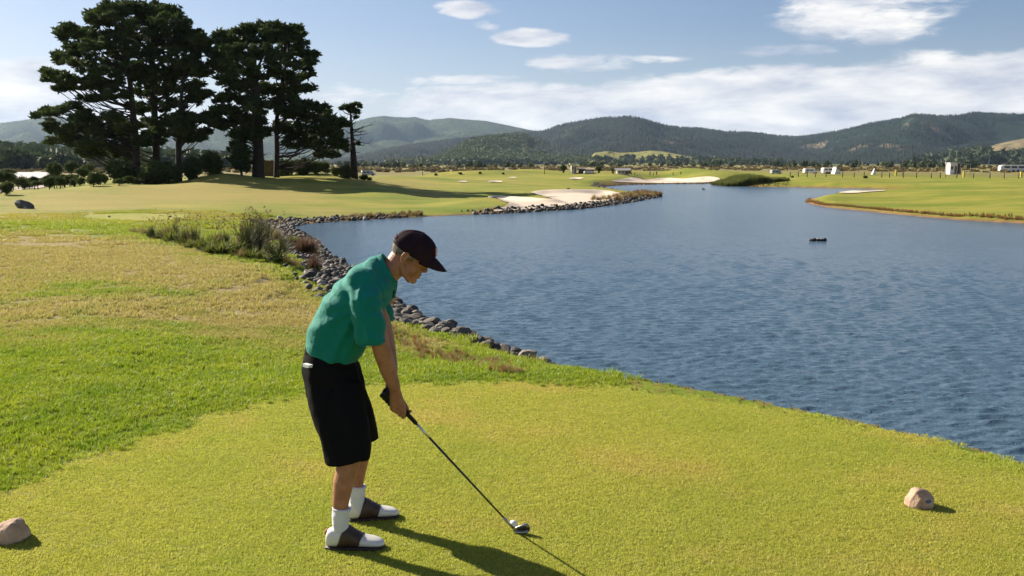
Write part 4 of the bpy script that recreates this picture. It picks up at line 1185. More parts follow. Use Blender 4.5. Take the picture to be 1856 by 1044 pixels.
        def shoe_ring(s, w, z0, z1, k=1.0, n=24):
            out = []
            for j in range(n):
                a = 2 * math.pi * j / n; ca, sa = math.cos(a), math.sin(a)
                zz = (z0 + z1) / 2 + (z1 - z0) / 2 * math.copysign(abs(sa) ** .8, sa) * k
                wd = w * k * math.copysign(abs(ca) ** .75, ca) * (1 - (.06 if s < .13 else .06 + .24 * min(1, (s - .13) / .06) if s < .22 else .11) * max(0, sa) ** 1.5)
                out.append(SP(s, wd + .006 * math.sin(s / .31 * 3.1), zz))
            return out
        b = MB(); b.rings([shoe_ring(*q) for q in prof])
        shoe = empty('shoe', heel); 
        up = b.build('upper', shw_)
        ss = up.modifiers.new('s', 'SUBSURF'); ss.levels = 1; ss.render_levels = 1
        # saddle of brown leather, slanting forward
        def prof_at(s):
            ps = np.array(prof); return tuple(np.interp(s, ps[:, 0], ps[:, i]) for i in (1, 2, 3))
        rs = []
        for i in range(10):
            t = i / 9; out = []; n = 28
            for j in range(n):
                a = 2 * math.pi * j / n; up_ = (math.sin(a) + 1) / 2
                s = (.058 + .050 * up_) * (1 - t) + (.170 + .030 * up_) * t
                w, z0, z1 = prof_at(s); sa, ca = math.sin(a), math.cos(a)
                zz = (z0 + z1) / 2 + (z1 - z0) / 2 * math.copysign(abs(sa) ** .8, sa) * 1.045
                wd = w * 1.05 * math.copysign(abs(ca) ** .75, ca) * (1 - (.06 if s < .13 else .06 + .24 * min(1, (s - .13) / .06)) * max(0, sa) ** 1.5)
                out.append(SP(s, wd + .006 * math.sin(s / .31 * 3.1), zz))
            rs.append(out)
        m = MB(); m.rings(rs, cap=False); sad = m.build('saddle', shb); so = sad.modifiers.new('s', 'SOLIDIFY'); so.thickness = .002; so.offset = 0
        # sole
        m = MB(); out0 = []; out1 = []; out2 = []
        N = 20
        for lev, (k, z) in enumerate(((.99, .0), (1.05, .003), (1.05, .012), (1.0, .014))):
            ringp = []
            ss_ = [q[0] for q in prof]
            for q in prof: ringp.append(SP(q[0] * 1.012 - .003, q[1] * k + .006 * math.sin(q[0] / .31 * 3.1), z))
            for q in prof[::-1]: ringp.append(SP(q[0] * 1.012 - .003, -q[1] * k + .006 * math.sin(q[0] / .31 * 3.1), z))
            (out0 if lev == 0 else out1).append(ringp)
        m.rings(out0 + out1); sole = m.build('sole', shs)
        # tongue and laces
        m = MB(); m.tube([SP(.092, .006, .096), SP(.098, .006, .114), SP(.103, .006, .126)], [.020, .020, .012], 10); tong = m.build('tongue', shb)
        m = MB()
        for k_ in range(5):
            s = .112 + k_ * .014; w, z0, z1 = prof_at(s)
            m.tube([SP(s, -.026, z1 - .008), SP(s + .004, 0.006, z1 + .004), SP(s, .036, z1 - .008)], .0026, 6)
        for s_ in (-1, 1):
            m.tube([SP(.108, .006, .102), SP(.112, .006 + s_ * .018, .110), SP(.124, .006 + s_ * .028, .098), SP(.114, .006 + s_ * .012, .098)], .0024, 6)
        lac = m.build('laces', lcm)
        m = MB(); m.rings([[SP(s, w_, z_) for s, w_, z_ in zip(np.array([-.0015, .004, .030, .060, .092, .092, .060, .030, .004]) + .0, (0.006, -.022, -.035, -.036, -.034, .046, .047, .046, .034), np.array([.068, .074, .086, .088, .094, .094, .088, .086, .074]) + dz)] for dz in (-.006, .004)], cap=False)
        red = pmat('heel_tab', (.30, .05, .05), .7)
        tab = MB(); tab.box(SP(.007, .002, .082), (.010, .034, .020)); tb = tab.build('heel_tab', red)
        fix(shoe); shoe.location = heel; 
        for o in (up, sad, sole, tong, lac, tb):
            o.parent = shoe; o.matrix_parent_inverse = Matrix.Translation(-heel)

    # card in the back pocket
    wc = pmat('white_card', (.8, .8, .78), .6)
    m = MB(); c_ = P(561, 662, YN + .054); m.box((0, 0, 0), (.046, .050, .016)); 
    card = m.build('scorecard', wc, smooth=False, loc=c_); card.rotation_euler = (0, R(3), R(-38)); tag(card, 'folded white card tucked into the back pocket of the black shorts', 'scorecard')

    # ---------------- club
    club = empty('golf_club', A1); tag(club, 'golf iron with black grip and dark shaft resting on the grass', 'golf club')
    def fc(o): o.parent = club; o.matrix_parent_inverse = Matrix.Translation(-A1); return o
    gb = pmat('grip_rubber', (.006, .006, .006), .8, .2, 200, .0006, 400); shf = pmat('black_shaft', (.014, .014, .016), .25, spec=.6); slv = pmat('silver_band', (.62, .64, .68), .25, metal=1.0); chrome = pmat('club_metal', (.34, .35, .37), .32, .08, 15, metal=1.0); cav = pmat('club_cavity', (.03, .025, .022), .5)
    Lc = (A1 - A0).length
    m = MB(); m.tube([A0 - ax * .004, A0, A0 + ax * .10, A0 + ax * .245], [.010, .0148, .0130, .0105], 14); fc(m.build('grip', gb))
    m = MB(); m.tube([A0 + ax * .2452, A0 + ax * .345], [.0068, .0066], 12); fc(m.build('silver_band', slv))
    m = MB(); m.tube([A0 + ax * .3452, A1 - ax * .075], [.0066, .0048], 12); fc(m.build('shaft', shf))
    hosel_end = A1 - ax * .015
    m = MB(); m.tube([A1 - ax * .095, A1 - ax * .07, hosel_end], [.0070, .0072, .0075], 12); fc(m.build('hosel', chrome))
    # iron head: sole on the grass, toe pointing away from the player
    hx = Vector((1, -.10, 0)).normalized(); hyv = Vector((0, 0, 1)).cross(hx); up = (Vector((0, 0, 1)) + hyv * (-.42)).normalized(); nrm = hx.cross(up)
    o0 = Vector((A1.x - .006, A1.y, .010))
    outl = [(0, .0), (.012, -.004), (.035, -.006), (.060, -.003), (.076, .008), (.083, .024), (.081, .042), (.072, .053), (.058, .054), (.035, .043), (.012, .030), (.0, .024)]
    def HP(x, z, d): return o0 + hx * x + up * z + nrm * d
    ctr = (.042, .022)
    m = MB()
    r_ = []
    for k_, d in ((.94, -.0065), (1.0, -.004), (1.0, .004), (.96, .006)):
        r_.append([HP(ctr[0] + (x - ctr[0]) * k_, ctr[1] + (z - ctr[1]) * k_, d) for x, z in outl])
    m.rings(r_)
    # thick sole and rim round the cavity back
    m.tube([HP(x, z + .004, .006) for x, z in outl[:5]], [.006, .008, .0095, .009, .006], 10)
    m.tube([HP(x, z, .005) for x, z in outl[4:] + outl[:1]], .0042, 8)
    fc(m.build('club_head', chrome))
    m = MB(); m.rings([[HP(ctr[0] + .002 + (x - ctr[0]) * k_, ctr[1] + .006 + (z - ctr[1]) * k_ * .8, d) for x, z in outl] for k_, d in ((.68, .0058), (.66, .0072))]); fc(m.build('cavity', cav))
    # ball just beyond the head
    bw = pmat('ball_white', (.82, .82, .80), .3, .03, 5)
    m = MB(); m.ball((0, 0, 0), .0214, None, 28, 18)
    bp = G(929, 967, 0) + Vector((0.004, .075, .0)); bp.z = .024
    ball = m.build('golf_ball', bw, loc=bp)
    t = bw.node_tree; g = NT(t); vor = g.n('ShaderNodeTexVoronoi'); vor.inputs['Scale'].default_value = 240; tc = g.n('ShaderNodeTexCoord'); g.l(tc.outputs['Object'], vor.inputs['Vector'])
    bn = g.n('ShaderNodeBump'); bn.inputs['Distance'].default_value = .0006; g.l(vor.outputs['Distance'], bn.inputs['Height']); g.l(bn.outputs[0], t.nodes['Principled BSDF'].inputs['Normal'])
    tag(ball, 'white golf ball on the grass just behind the iron head', 'golf ball')
build_golfer()

# ------------------------------------------------------------------ stone tee markers
def rock_mesh(name, seed, sub=2, flat=.7, rough=.35):
    bm = bmesh.new(); bmesh.ops.create_icosphere(bm, subdivisions=sub, radius=1.0)
    r = random.Random(seed); off = Vector((r.uniform(0, 50), r.uniform(0, 50), r.uniform(0, 50)))
    pl = [(Vector((r.gauss(0, 1), r.gauss(0, 1), r.gauss(0, 1))).normalized(), r.uniform(.62, .9)) for _ in range(7)]
    sx, sy = r.uniform(.8, 1.25), r.uniform(.75, 1.05)
    for v in bm.verts:
        d = v.co.normalized(); q = 1 + rough * (mnoise.noise(d * 1.1 + off)) + rough * .3 * mnoise.noise(d * 3 + off)
        p = d * q
        for n_, h in pl:
            k = p.dot(n_)
            if k > h: p -= n_ * (k - h) * .85
        v.co = Vector((p.x * sx, p.y * sy, p.z * flat))
    me = bpy.data.meshes.new(name); bm.to_mesh(me); bm.free()
    me.polygons.foreach_set('use_smooth', [True] * len(me.polygons))
    return me
def hull_rock(name, outline, depth, scale, seed):
    """stone whose side outline is given in photo pixels, worn round the edges"""
    r = random.Random(seed); bm = bmesh.new()
    for x, z in outline:
        for d, k in ((-1, .62), (-.55, .93), (0, 1), (.55, .93), (1, .62)):
            bm.verts.new((x * scale * k + r.uniform(-1, 1) * scale, depth * d * r.uniform(.85, 1.1), z * scale * (k if z > 8 else 1)))
    bmesh.ops.convex_hull(bm, input=bm.verts)
    loose = [v for v in bm.verts if not v.link_faces]; bmesh.ops.delete(bm, geom=loose, context='VERTS')
    tmp = bpy.data.meshes.new('tmp'); bm.to_mesh(tmp); bm.free(); o = bpy.data.objects.new('tmp', tmp); COL.objects.link(o)
    m = o.modifiers.new('r', 'REMESH'); m.mode = 'VOXEL'; m.voxel_size = .0045; m = o.modifiers.new('s', 'SMOOTH'); m.iterations = 3; m.factor = .5
    dg = bpy.context.evaluated_depsgraph_get(); dg.update(); me = bpy.data.meshes.new_from_object(o.evaluated_get(dg)); bpy.data.objects.remove(o)
    for v in me.vertices: v.co += v.normal * (mnoise.noise(v.co * 22) * .006 + mnoise.noise(v.co * 60) * .0022)
    me.name = name; me.materials.clear(); me.polygons.foreach_set('use_smooth', [True] * len(me.polygons)); me.update()
    return me
def build_markers():
    mt = pmat('marker_stone', (.30, .19, .13), .85, .2, 14, .004, 90, col2=(.52, .37, .27)); bl = pmat('marker_paint', (.05, .10, .22), .6, .3, 40)
    for i, (px, py, outl, dep, lab) in enumerate([
            (1671, 921, [(-26, 2), (-24, 14), (-17, 25), (-13, 32), (-6, 35), (6, 33), (10, 31), (22, 22), (26, 12), (26, 0), (16, -3), (-10, -3), (-20, -1)], .060, 'tan tee marker stone with a small blue mark on the short grass at right'),
            (2, 984, [(-40, 0), (-34, 16), (-14, 28), (8, 37), (22, 39), (31, 33), (38, 18), (40, 4), (34, -3), (-30, -3)], .085, 'pinkish tee marker stone cut by the left edge of the photo')]):
        p = G(px, py, 0); s = (p.y * math.cos(PITCH) + CAM_H * math.sin(PITCH)) / F_PX
        me = hull_rock('tee_marker', outl, dep, s, 5 + i); me.materials.append(mt); o = bpy.data.objects.new('tee_marker', me); COL.objects.link(o)
        o.location = (p.x, p.y + dep * .6, 0); s = 1
        tag(o, lab, 'tee marker', 'stone tee markers')
        if i == 0:
            # small blue mark that lies on the near face of the stone
            dg = bpy.context.evaluated_depsgraph_get(); dg.update()
            V = []; n = 9; c = Vector((p.x + .022, p.y, .048)); Mi = o.matrix_world.inverted() if False else Matrix.Translation(o.location).inverted()
            ok = True
            for rr in (0, .35, .7, 1.0):
                for j in range(n if rr else 1):
                    a = 6.283 * j / n; q = c + Vector((math.cos(a) * .017 * rr, -.3, math.sin(a) * .011 * rr))
                    lo = Mi @ q; dr = (Mi.to_3x3() @ Vector((0, 1, 0))).normalized()
                    hit_, loc, nor, _ = o.ray_cast(lo, dr)
                    ok = ok and hit_; V.append(loc + nor * .0015 if hit_ else loc)
            if ok:
                Fc = [(0, 1 + j, 1 + (j + 1) % n) for j in range(n)] + [(1 + k * n + j, 1 + (k + 1) * n + j, 1 + (k + 1) * n + (j + 1) % n, 1 + k * n + (j + 1) % n) for k in range(2) for j in range(n)]
                mesh_obj('painted_mark', V, Fc, bl, o)
build_markers()

# ------------------------------------------------------------------ rocks along the shore
def build_rocks():
    cols = [pmat('shore_rock', (.055, .048, .04), .8, .3, 3, .01, 20, col2=(.16, .14, .115)), pmat('shore_rock_pale', (.16, .145, .12), .8, .3, 3, .01, 20, col2=(.27, .24, .20)), pmat('shore_rock_dark', (.025, .022, .02), .7, .3, 3, .01, 20, col2=(.08, .07, .06))]
    meshes = []
    for i in range(12):
        me = rock_mesh('rock', 100 + i, 2, random.uniform(.5, .75), .3); me.materials.append(cols[(0, 2, 1, 0, 2, 0)[i % 6]]); me.polygons.foreach_set('use_smooth', [False] * len(me.polygons)); meshes.append(me)
    lowm = [rock_mesh('rock_low', 200 + i, 1, random.uniform(.5, .8), .3) for i in range(8)]
    low = []
    for me in lowm:
        co = np.array([v.co[:] for v in me.vertices]); tr = np.array([p.vertices[:] for p in me.polygons]); low.append((co, tr))
    # sample along the shoreline
    cand = []
    for i in range(len(SA)):
        a = SA[i]; b = SA[(i + 1) % len(SA)]; L = math.hypot(b[0] - a[0], b[1] - a[1])
        if max(a[3], b[3]) < .25: continue
        nx, ny = -(b[1] - a[1]) / L, (b[0] - a[0]) / L
        mid = ((a[0] + b[0]) / 2, (a[1] + b[1]) / 2); dist = math.hypot(*mid)
        if dist > 145: continue
        # inland normal
        if not terrain(np.array([mid[0] + nx * .5]), np.array([mid[1] + ny * .5]))[1][0] > 0: nx, ny = -nx, -ny
        w = min((a[2] + b[2]) / 2 * .52, 1.75 if dist > 22 else 2.1)
        n = int(L * w * (60 if dist < 25 else 78 if dist < 48 else 22) * max(a[3], b[3]))
        for _ in range(n):
            t = random.random(); d = random.uniform(-.28, w * (1 if random.random() < .85 else 1.25))
            if random.random() > (a[3] + t * (b[3] - a[3])): continue
            cand.append((a[0] + t * (b[0] - a[0]) + nx * d, a[1] + t * (b[1] - a[1]) + ny * d, d))
    # the near corner of the bank, where the big stones lie
    X = np.array([c[0] for c in cand]); Y = np.array([c[1] for c in cand]); Z, S, T, K = terrain(X, Y)
    items = []
    for (x, y, d), z, s in zip(cand, Z, S):
        r = math.hypot(x, y); th = math.atan2(x, y)
        if s < -.35 or abs(th) > R(40): continue
        size = (random.uniform(.075, .17) if random.random() < .8 else random.uniform(.16, .26)) * (1.0 if r < 25 else 1.0)
        size *= (.80 if r < 25 else .58) * (1 - .12 * max(0, d))
        if r > 48: size *= 1.5
        items.append((size / r, x, y, z, size))
    items.sort(reverse=True)
    print('rocks', len(items))
    V = []; T_ = []; off = 0
    for k, (q, x, y, z, size) in enumerate(items):
        rot = (random.uniform(-.5, .5), random.uniform(-.5, .5), random.uniform(0, 6.28))
        zz = max(z, ZW - .12) + size * random.uniform(.05, .7) + (random.uniform(0, .14) if math.hypot(x, y) < 25 else 0)
        if k < 300:
            o = bpy.data.objects.new('rock', random.choice(meshes)); COL.objects.link(o); o.parent = ground
            o.location = (x, y, zz); o.rotation_euler = rot; sc = size; o.scale = (sc, sc * random.uniform(.8, 1.1), sc * random.uniform(.8, 1.1))
        else:
            co, tr = random.choice(low); M = np.array(Matrix.Rotation(rot[2], 3, 'Z') @ Matrix.Rotation(rot[0], 3, 'X'))
            V.append(co @ M.T * size + [x, y, zz]); T_.append(tr + off); off += len(co)
    o = tri_mesh('shore_rocks', np.concatenate(V), np.concatenate(T_), None, ground, smooth=False); tag(o, kind='stuff')
    m = bpy.data.materials.new('shore_rocks'); m.use_nodes = True; t = m.node_tree; g = NT(t); b = t.nodes['Principled BSDF']
    ge = g.n('ShaderNodeNewGeometry'); c = g.mix(ge.outputs['Random Per Island'], (.025, .022, .019), (.13, .115, .095))
    c = g.mix(g.mapr(ge.outputs['Random Per Island'], .93, .94, 0, .6), c, (.34, .31, .27)); g.l(c, b.inputs['Base Color']); b.inputs['Roughness'].default_value = .8
    o.data.materials.append(m)
build_rocks()

# ------------------------------------------------------------------ sand bunkers
def build_bunkers():
    sand = pmat('sand', (.50, .41, .32), .95, .08, 1.2, .02, 9, col2=(.60, .50, .40))
    def bunker(poly, label):
        x0, y0 = poly.min(0); x1, y1 = poly.max(0); st = max((x1 - x0) / 70, .35)
        gx, gy = np.meshgrid(np.arange(x0, x1, st), np.arange(y0, y1, st)); gx = gx.ravel(); gy = gy.ravel()
        d, ins, _ = seg_dist(gx, gy, np.c_[poly, np.zeros(len(poly))]); m = ins & (d > st * .5)
        pts2 = [Vector(p) for p in poly] + [Vector((a, b)) for a, b in zip(gx[m], gy[m])]; n = len(poly)
        res = delaunay_2d_cdt(pts2, [(i, (i + 1) % n) for i in range(n)], [], 1, 1e-5)
        vs = np.array([v[:] for v in res[0]]); z = terrain(vs[:, 0], vs[:, 1])[0]
        dd, _, _ = seg_dist(vs[:, 0], vs[:, 1], np.c_[poly, np.zeros(len(poly))])
        z = z + .07 + .05 * np.sin(vs[:, 0] * .9) * np.sin(vs[:, 1] * 1.1) * np.clip(dd, 0, 1)
        o = mesh_obj('sand_bunker', np.c_[vs, z], [tuple(f) for f in res[2]], sand); tag(o, label, kind='structure')
    for (pl_, dep_), (pts_, lab_, d_) in zip(BUNK, BUNKERS): bunker(pl_, lab_)
build_bunkers()

# ------------------------------------------------------------------ trees
def leaf_cloud(centres, radii, n, leaf, rng, up=.35, shell=.55):
    """leafy tufts spread through ellipsoids: returns vertices, triangles"""
    Vs = []; tot = 0
    for c, r, k in zip(centres, radii, n):
        d = rng.normal(size=(k, 3)); d /= np.linalg.norm(d, axis=1)[:, None]
        q = rng.uniform(shell, 1.0, k) ** .8; q = np.where(rng.random(k) < .16, q * 1.35, q)
        p = c + d * r * q[:, None] * (1 + .25 * np.sin(d[:, :1] * 5 + c[0]) * np.cos(d[:, 2:3] * 6 + c[2]))
        for f in range(3):
            a = rng.normal(size=(k, 3)); a[:, 2] = a[:, 2] * .5 + up; a /= np.linalg.norm(a, axis=1)[:, None]
            b = rng.normal(size=(k, 3)); b -= a * (a * b).sum(1)[:, None]; b /= np.linalg.norm(b, axis=1)[:, None]
            s = leaf * rng.uniform(.6, 1.3, (k, 1))
            Vs.append(np.stack([p - a * s * .4, p + a * s * .2 + b * s * .28, p + a * s * 1.05, ], 1))
            Vs.append(np.stack([p - a * s * .4, p + a * s * 1.05, p + a * s * .25 - b * s * .26], 1))
    V = np.concatenate(Vs).reshape(-1, 3)
    return V, np.arange(len(V)).reshape(-1, 3)

MT = {}
def tree_mats():
    MT['pine'] = foliage_mat('pine_needles', (.010, .021, .008), (.072, .104, .028), .32, .5)
    MT['pine2'] = foliage_mat('pine_needles_brown', (.022, .020, .012), (.075, .060, .028), .22, .5)
    MT['shrub'] = foliage_mat('shrub_leaves', (.022, .042, .012), (.095, .13, .034), .3, 1.2)
    MT['shrub_lt'] = foliage_mat('shrub_leaves_light', (.04, .065, .016), (.12, .15, .04), .3, 1.2)
    MT['bark'] = pmat('pine_bark', (.022, .017, .014), .95, .3, 2, .05, 6, col2=(.05, .038, .03))
    MT['bark2'] = pmat('young_bark', (.10, .08, .06), .95, .3, 4, .01, 10)
tree_mats()

def limb(mb, a, b, r0, r1, rng, sag=.12, n=7):
    a = Vector(a); b = Vector(b); L = (b - a).length; pts = []; off = Vector(rng.normal(size=3).tolist()) * L * .05
    for i in range(n):
        t = i / (n - 1); p = a.lerp(b, t) + off * math.sin(math.pi * t) + Vector((0, 0, -sag * L * math.sin(math.pi * t) * (1 - t)))
        p += Vector((math.sin(t * 9 + off.x * 20), math.cos(t * 8), math.sin(t * 7 + 1))) * L * .012 * (t > 0)
        pts.append(p)
    mb.tube(pts, [r0 + (r1 - r0) * i / (n - 1) for i in range(n)], 6)
    return pts

def big_tree(name, label, base_px, D, trunk, blobs, rb, group, seed, mat='pine', dens=1.0, leaf=.40):
    """trunk: photo points from the foot up; blobs: (px, py, rx, ry) in the enlarged view's pixels"""
    rng = np.random.default_rng(seed)
    K = 2.65
    D0 = D
    foot = P(trunk[0][0] / K, trunk[0][1] / K, D0); gz = hz(foot.x, foot.y); foot.z = gz - .3
    root = empty(name, (foot.x, foot.y, gz)); tag(root, label, 'tree', group)
    tp = [foot] + [P(x / K, y / K, D0 + dy) for x, y, dy in trunk[1:]]
    mb = MB(); mb.tube([foot, foot + Vector((0, 0, .6))] + tp[1:], [rb * 1.25, rb * 1.02] + [rb * (1 - .75 * (i + 1) / len(tp)) for i in range(len(tp) - 1)], 10)
    tr = mb.build('trunk', MT['bark']); tr.parent = root; tr.matrix_parent_inverse = Matrix.Translation(-root.location)
    cs = []; rs = []; ns = []; br = MB()
    for (x, y, rx, ry) in blobs:
        rxm = rx / K / F_PX * D0; rym = ry / K / F_PX * D0
        for rep in range(2 if rx > 35 else 1):
            dy = rng.normal(0, 1) * (2.6 if rx > 50 else 1.6)
            c = P(x / K + rng.uniform(-4, 4) * rep * rx / 90, y / K + rng.uniform(-3, 3) * rep * ry / 60, D0 + dy)
            # limb from the trunk up to the clump
            tz = max(gz + 1.0, c.z - abs(c.x - foot.x) * .35 - rng.uniform(.3, 1.5)); k = 0
            for i in range(len(tp) - 1):
                if tp[i + 1].z >= tz: break
            i = min(i, len(tp) - 2); s_ = min(1, max(0, (tz - tp[i].z) / max(.01, tp[i + 1].z - tp[i].z))); a = tp[i].lerp(tp[i + 1], s_)
            pts = limb(br, a, c, rb * .22 * min(1, rxm / 2.2) + .04, .03, rng)
            m = max(3, int(rxm * rym * 1.35)) + 3
            for _ in range(m):
                u = rng.normal(size=3); u /= np.linalg.norm(u); u *= rng.uniform(.25, 1.08) ** .6
                q = np.array([c.x + u[0] * rxm, c.y + u[1] * rxm * .95, c.z + u[2] * rym])
                rr = rng.uniform(.32, .76) * min(1.0, .45 + rym * .35)
                cs.append(q); rs.append(np.array([rr * 1.3, rr * 1.3, rr * .74])); ns.append(int(34 * dens * rr * rr / .36 + 9))
                if rng.random() < .5: br.tube([pts[-2], Vector(q.tolist())], [.05, .02], 4)
    V, T = leaf_cloud(cs, rs, ns, leaf, rng)
    loc = np.array(root.location[:])
    cr = tri_mesh('crown', V - loc, T, MT[mat], root)
    b = br.build('branches', MT['bark'], recalc=False); b.parent = root; b.matrix_parent_inverse = Matrix.Translation(-root.location)
    return len(T)

def build_big_trees():
    GR = 'tall old pines on the grassy rise'
    n = 0
    n += big_tree('pine_tree', 'tallest spreading pine, leftmost of the big pines on the rise', None, 106, [(655, 830, 0), (655, 700, 0), (640, 550, .3), (625, 400, .2), (600, 250, 0), (580, 120, 0)],
        [(450, 70, 26, 26), (480, 55, 34, 30), (530, 45, 40, 35), (590, 42, 48, 36), (470, 100, 50, 35), (540, 110, 70, 60), (330, 148, 42, 34), (372, 160, 34, 30), (420, 165, 55, 42), (310, 175, 26, 24), (380, 225, 60, 38), (330, 225, 30, 22), (450, 220, 75, 50), (285, 285, 34, 20), (275, 262, 20, 12), (345, 285, 50, 26), (222, 335, 26, 17),
         (250, 355, 46, 22), (300, 372, 50, 24), (235, 385, 24, 14), (265, 428, 26, 10), (320, 420, 40, 14), (420, 320, 80, 50), (390, 400, 60, 28), (460, 410, 60, 35), (540, 210, 80, 60), (560, 300, 90, 60), (520, 380, 80, 50), (560, 460, 70, 28), (240, 535, 44, 16), (300, 525, 44, 13), (185, 556, 26, 8), (350, 505, 48, 12), (215, 528, 24, 10),
         (450, 470, 50, 16), (255, 610, 34, 24), (240, 595, 20, 14), (310, 625, 50, 30), (380, 590, 70, 34), (460, 590, 70, 35), (290, 660, 34, 24), (350, 670, 60, 36), (430, 660, 75, 45), (410, 720, 50, 30), (470, 730, 60, 30), (520, 640, 70, 45), (590, 600, 60, 40), (400, 555, 40, 20), (540, 560, 50, 25), (250, 680, 20, 12)], .42, GR, 1)
    n += big_tree('pine_tree', 'broad dark pine with the second trunk from the left among the big pines', None, 109, [(755, 830, 0), (750, 700, 0), (742, 540, 0), (735, 380, 0), (728, 220, 0), (735, 110, 0)],
        [(600, 22, 34, 22), (640, 42, 46, 30), (690, 42, 34, 22), (730, 38, 44, 24), (780, 52, 36, 24), (820, 50, 34, 28), (855, 78, 34, 24), (650, 90, 70, 50), (740, 100, 80, 60), (820, 115, 70, 50), (885, 118, 32, 20), (650, 170, 80, 60), (740, 190, 90, 60), (830, 190, 80, 55), (905, 150, 32, 20), (915, 185, 22, 12), (895, 215, 45, 28), (660, 260, 90, 60), (770, 280, 90, 60),
         (860, 280, 70, 45), (920, 265, 34, 20), (660, 350, 80, 50), (760, 370, 90, 50), (850, 360, 80, 45), (915, 345, 40, 25), (700, 440, 80, 36), (800, 440, 80, 36), (890, 420, 60, 28), (950, 400, 34, 16), (730, 510, 80, 30), (840, 500, 60, 22), (660, 520, 60, 30), (700, 590, 70, 36), (780, 590, 70, 34), (680, 660, 55, 35), (760, 650, 60, 40), (620, 680, 50, 35), (560, 700, 55, 34), (600, 740, 45, 26)], .45, GR, 2)
    n += big_tree('pine_tree', 'pine with the third trunk from the left, low spreading boughs above the bushes', None, 104, [(858, 830, 0), (857, 700, 0), (862, 600, 0), (870, 470, .3), (890, 330, .5)],
        [(960, 165, 26, 18), (975, 190, 40, 24), (950, 220, 42, 24), (930, 310, 46, 24), (960, 340, 36, 20), (935, 440, 50, 20), (985, 455, 34, 12), (910, 480, 60, 26), (870, 560, 70, 26), (940, 570, 70, 24), (1000, 560, 44, 16), (1020, 590, 34, 14), (850, 630, 60, 30), (920, 630, 60, 30), (975, 640, 30, 18), (890, 670, 40, 18), (960, 665, 22, 12), (830, 600, 60, 30)], .34, GR, 3)
    n += big_tree('pine_tree', 'massive pine with the thickest trunk, rightmost pair of the big pines', None, 104, [(1240, 835, 0), (1240, 720, 0), (1238, 600, 0), (1232, 470, 0), (1220, 330, 0), (1215, 200, 0)],
        [(1055, 178, 30, 20), (1095, 165, 30, 14), (1080, 205, 55, 34), (1155, 150, 34, 18), (1150, 185, 55, 36), (1205, 140, 46, 20), (1260, 130, 46, 16), (1310, 125, 34, 14), (1230, 180, 80, 45), (1310, 165, 60, 36), (1020, 250, 44, 26), (1090, 260, 70, 42), (1180, 260, 80, 50), (1270, 260, 80, 50), (1000, 300, 34, 18), (1060, 320, 66, 34), (1150, 330, 80, 42), (1250, 340, 80, 42),
         (1005, 355, 34, 16), (1060, 385, 60, 24), (1130, 410, 70, 30), (1220, 420, 70, 34), (1090, 460, 44, 15), (1055, 485, 34, 13), (1160, 480, 60, 26), (1080, 525, 60, 20), (1040, 545, 34, 14), (1150, 545, 60, 30), (1235, 520, 60, 40), (1230, 590, 50, 36), (1090, 590, 44, 15), (1060, 610, 24, 8), (1165, 600, 50, 26), (1130, 640, 36, 15), (1190, 650, 44, 25), (1260, 640, 38, 26)], .62, GR, 4)
    n += big_tree('pine_tree', 'pine leaning over the right edge of the grove with low drooping boughs', None, 106, [(1328, 832, 0), (1330, 720, 0), (1326, 600, 0), (1345, 460, 0), (1370, 330, 0), (1390, 200, 0)],
        [(1375, 135, 34, 14), (1420, 138, 26, 12), (1380, 170, 50, 26), (1440, 165, 24, 14), (1440, 200, 34, 22), (1370, 230, 70, 40), (1440, 245, 38, 26), (1500, 262, 32, 7), (1470, 272, 24, 9), (1360, 300, 70, 40), (1430, 310, 40, 22), (1492, 303, 30, 10), (1475, 325, 20, 8), (1470, 355, 30, 14), (1425, 370, 46, 20), (1350, 370, 60, 34), (1480, 425, 34, 12), (1430, 420, 44, 15),
         (1360, 440, 60, 24), (1300, 430, 46, 26), (1400, 480, 60, 22), (1330, 500, 46, 24), (1440, 510, 50, 22), (1500, 500, 34, 18), (1545, 515, 28, 14), (1555, 540, 26, 12), (1380, 545, 60, 24), (1470, 560, 60, 26), (1540, 575, 50, 24), (1590, 580, 40, 18), (1640, 580, 26, 11), (1660, 600, 16, 10), (1420, 620, 60, 30), (1510, 630, 66, 34), (1590, 635, 50, 28), (1400, 680, 50, 30), (1480, 690, 60, 34), (1560, 690, 60, 34), (1620, 690, 38, 22), (1560, 735, 44, 18), (1605, 745, 32, 12), (1350, 610, 40, 26)], .3, GR, 5)
    n += big_tree('young_pine_tree', 'narrow dark conifer close against the left side of the thickest pine trunk', None, 102, [(1160, 830, 0), (1158, 740, 0), (1155, 640, 0)],
        [(1155, 650, 22, 20), (1150, 690, 34, 26), (1150, 730, 40, 30), (1155, 775, 40, 32), (1160, 810, 34, 18)], .12, None, 6)
    # thin half-bare pine standing apart
    rng = np.random.default_rng(77); K = 2.65; D0 = 108
    foot = P(1703 / K, 838 / K, D0); gz = hz(foot.x, foot.y); foot.z = gz - .2
    root = empty('bare_pine_tree', (foot.x, foot.y, gz)); tag(root, 'thin half-bare pine standing alone to the right of the grove', 'tree')
    tp = [foot] + [P(x / K, y / K, D0) for x, y in ((1697, 740), (1690, 640), (1685, 560), (1682, 520))]
    mb = MB(); mb.tube(tp, [.42, .32, .2, .12, .05], 8); t_ = mb.build('trunk', MT['bark']); t_.parent = root; t_.matrix_parent_inverse = Matrix.Translation(-root.location)
    br = MB(); ends = []
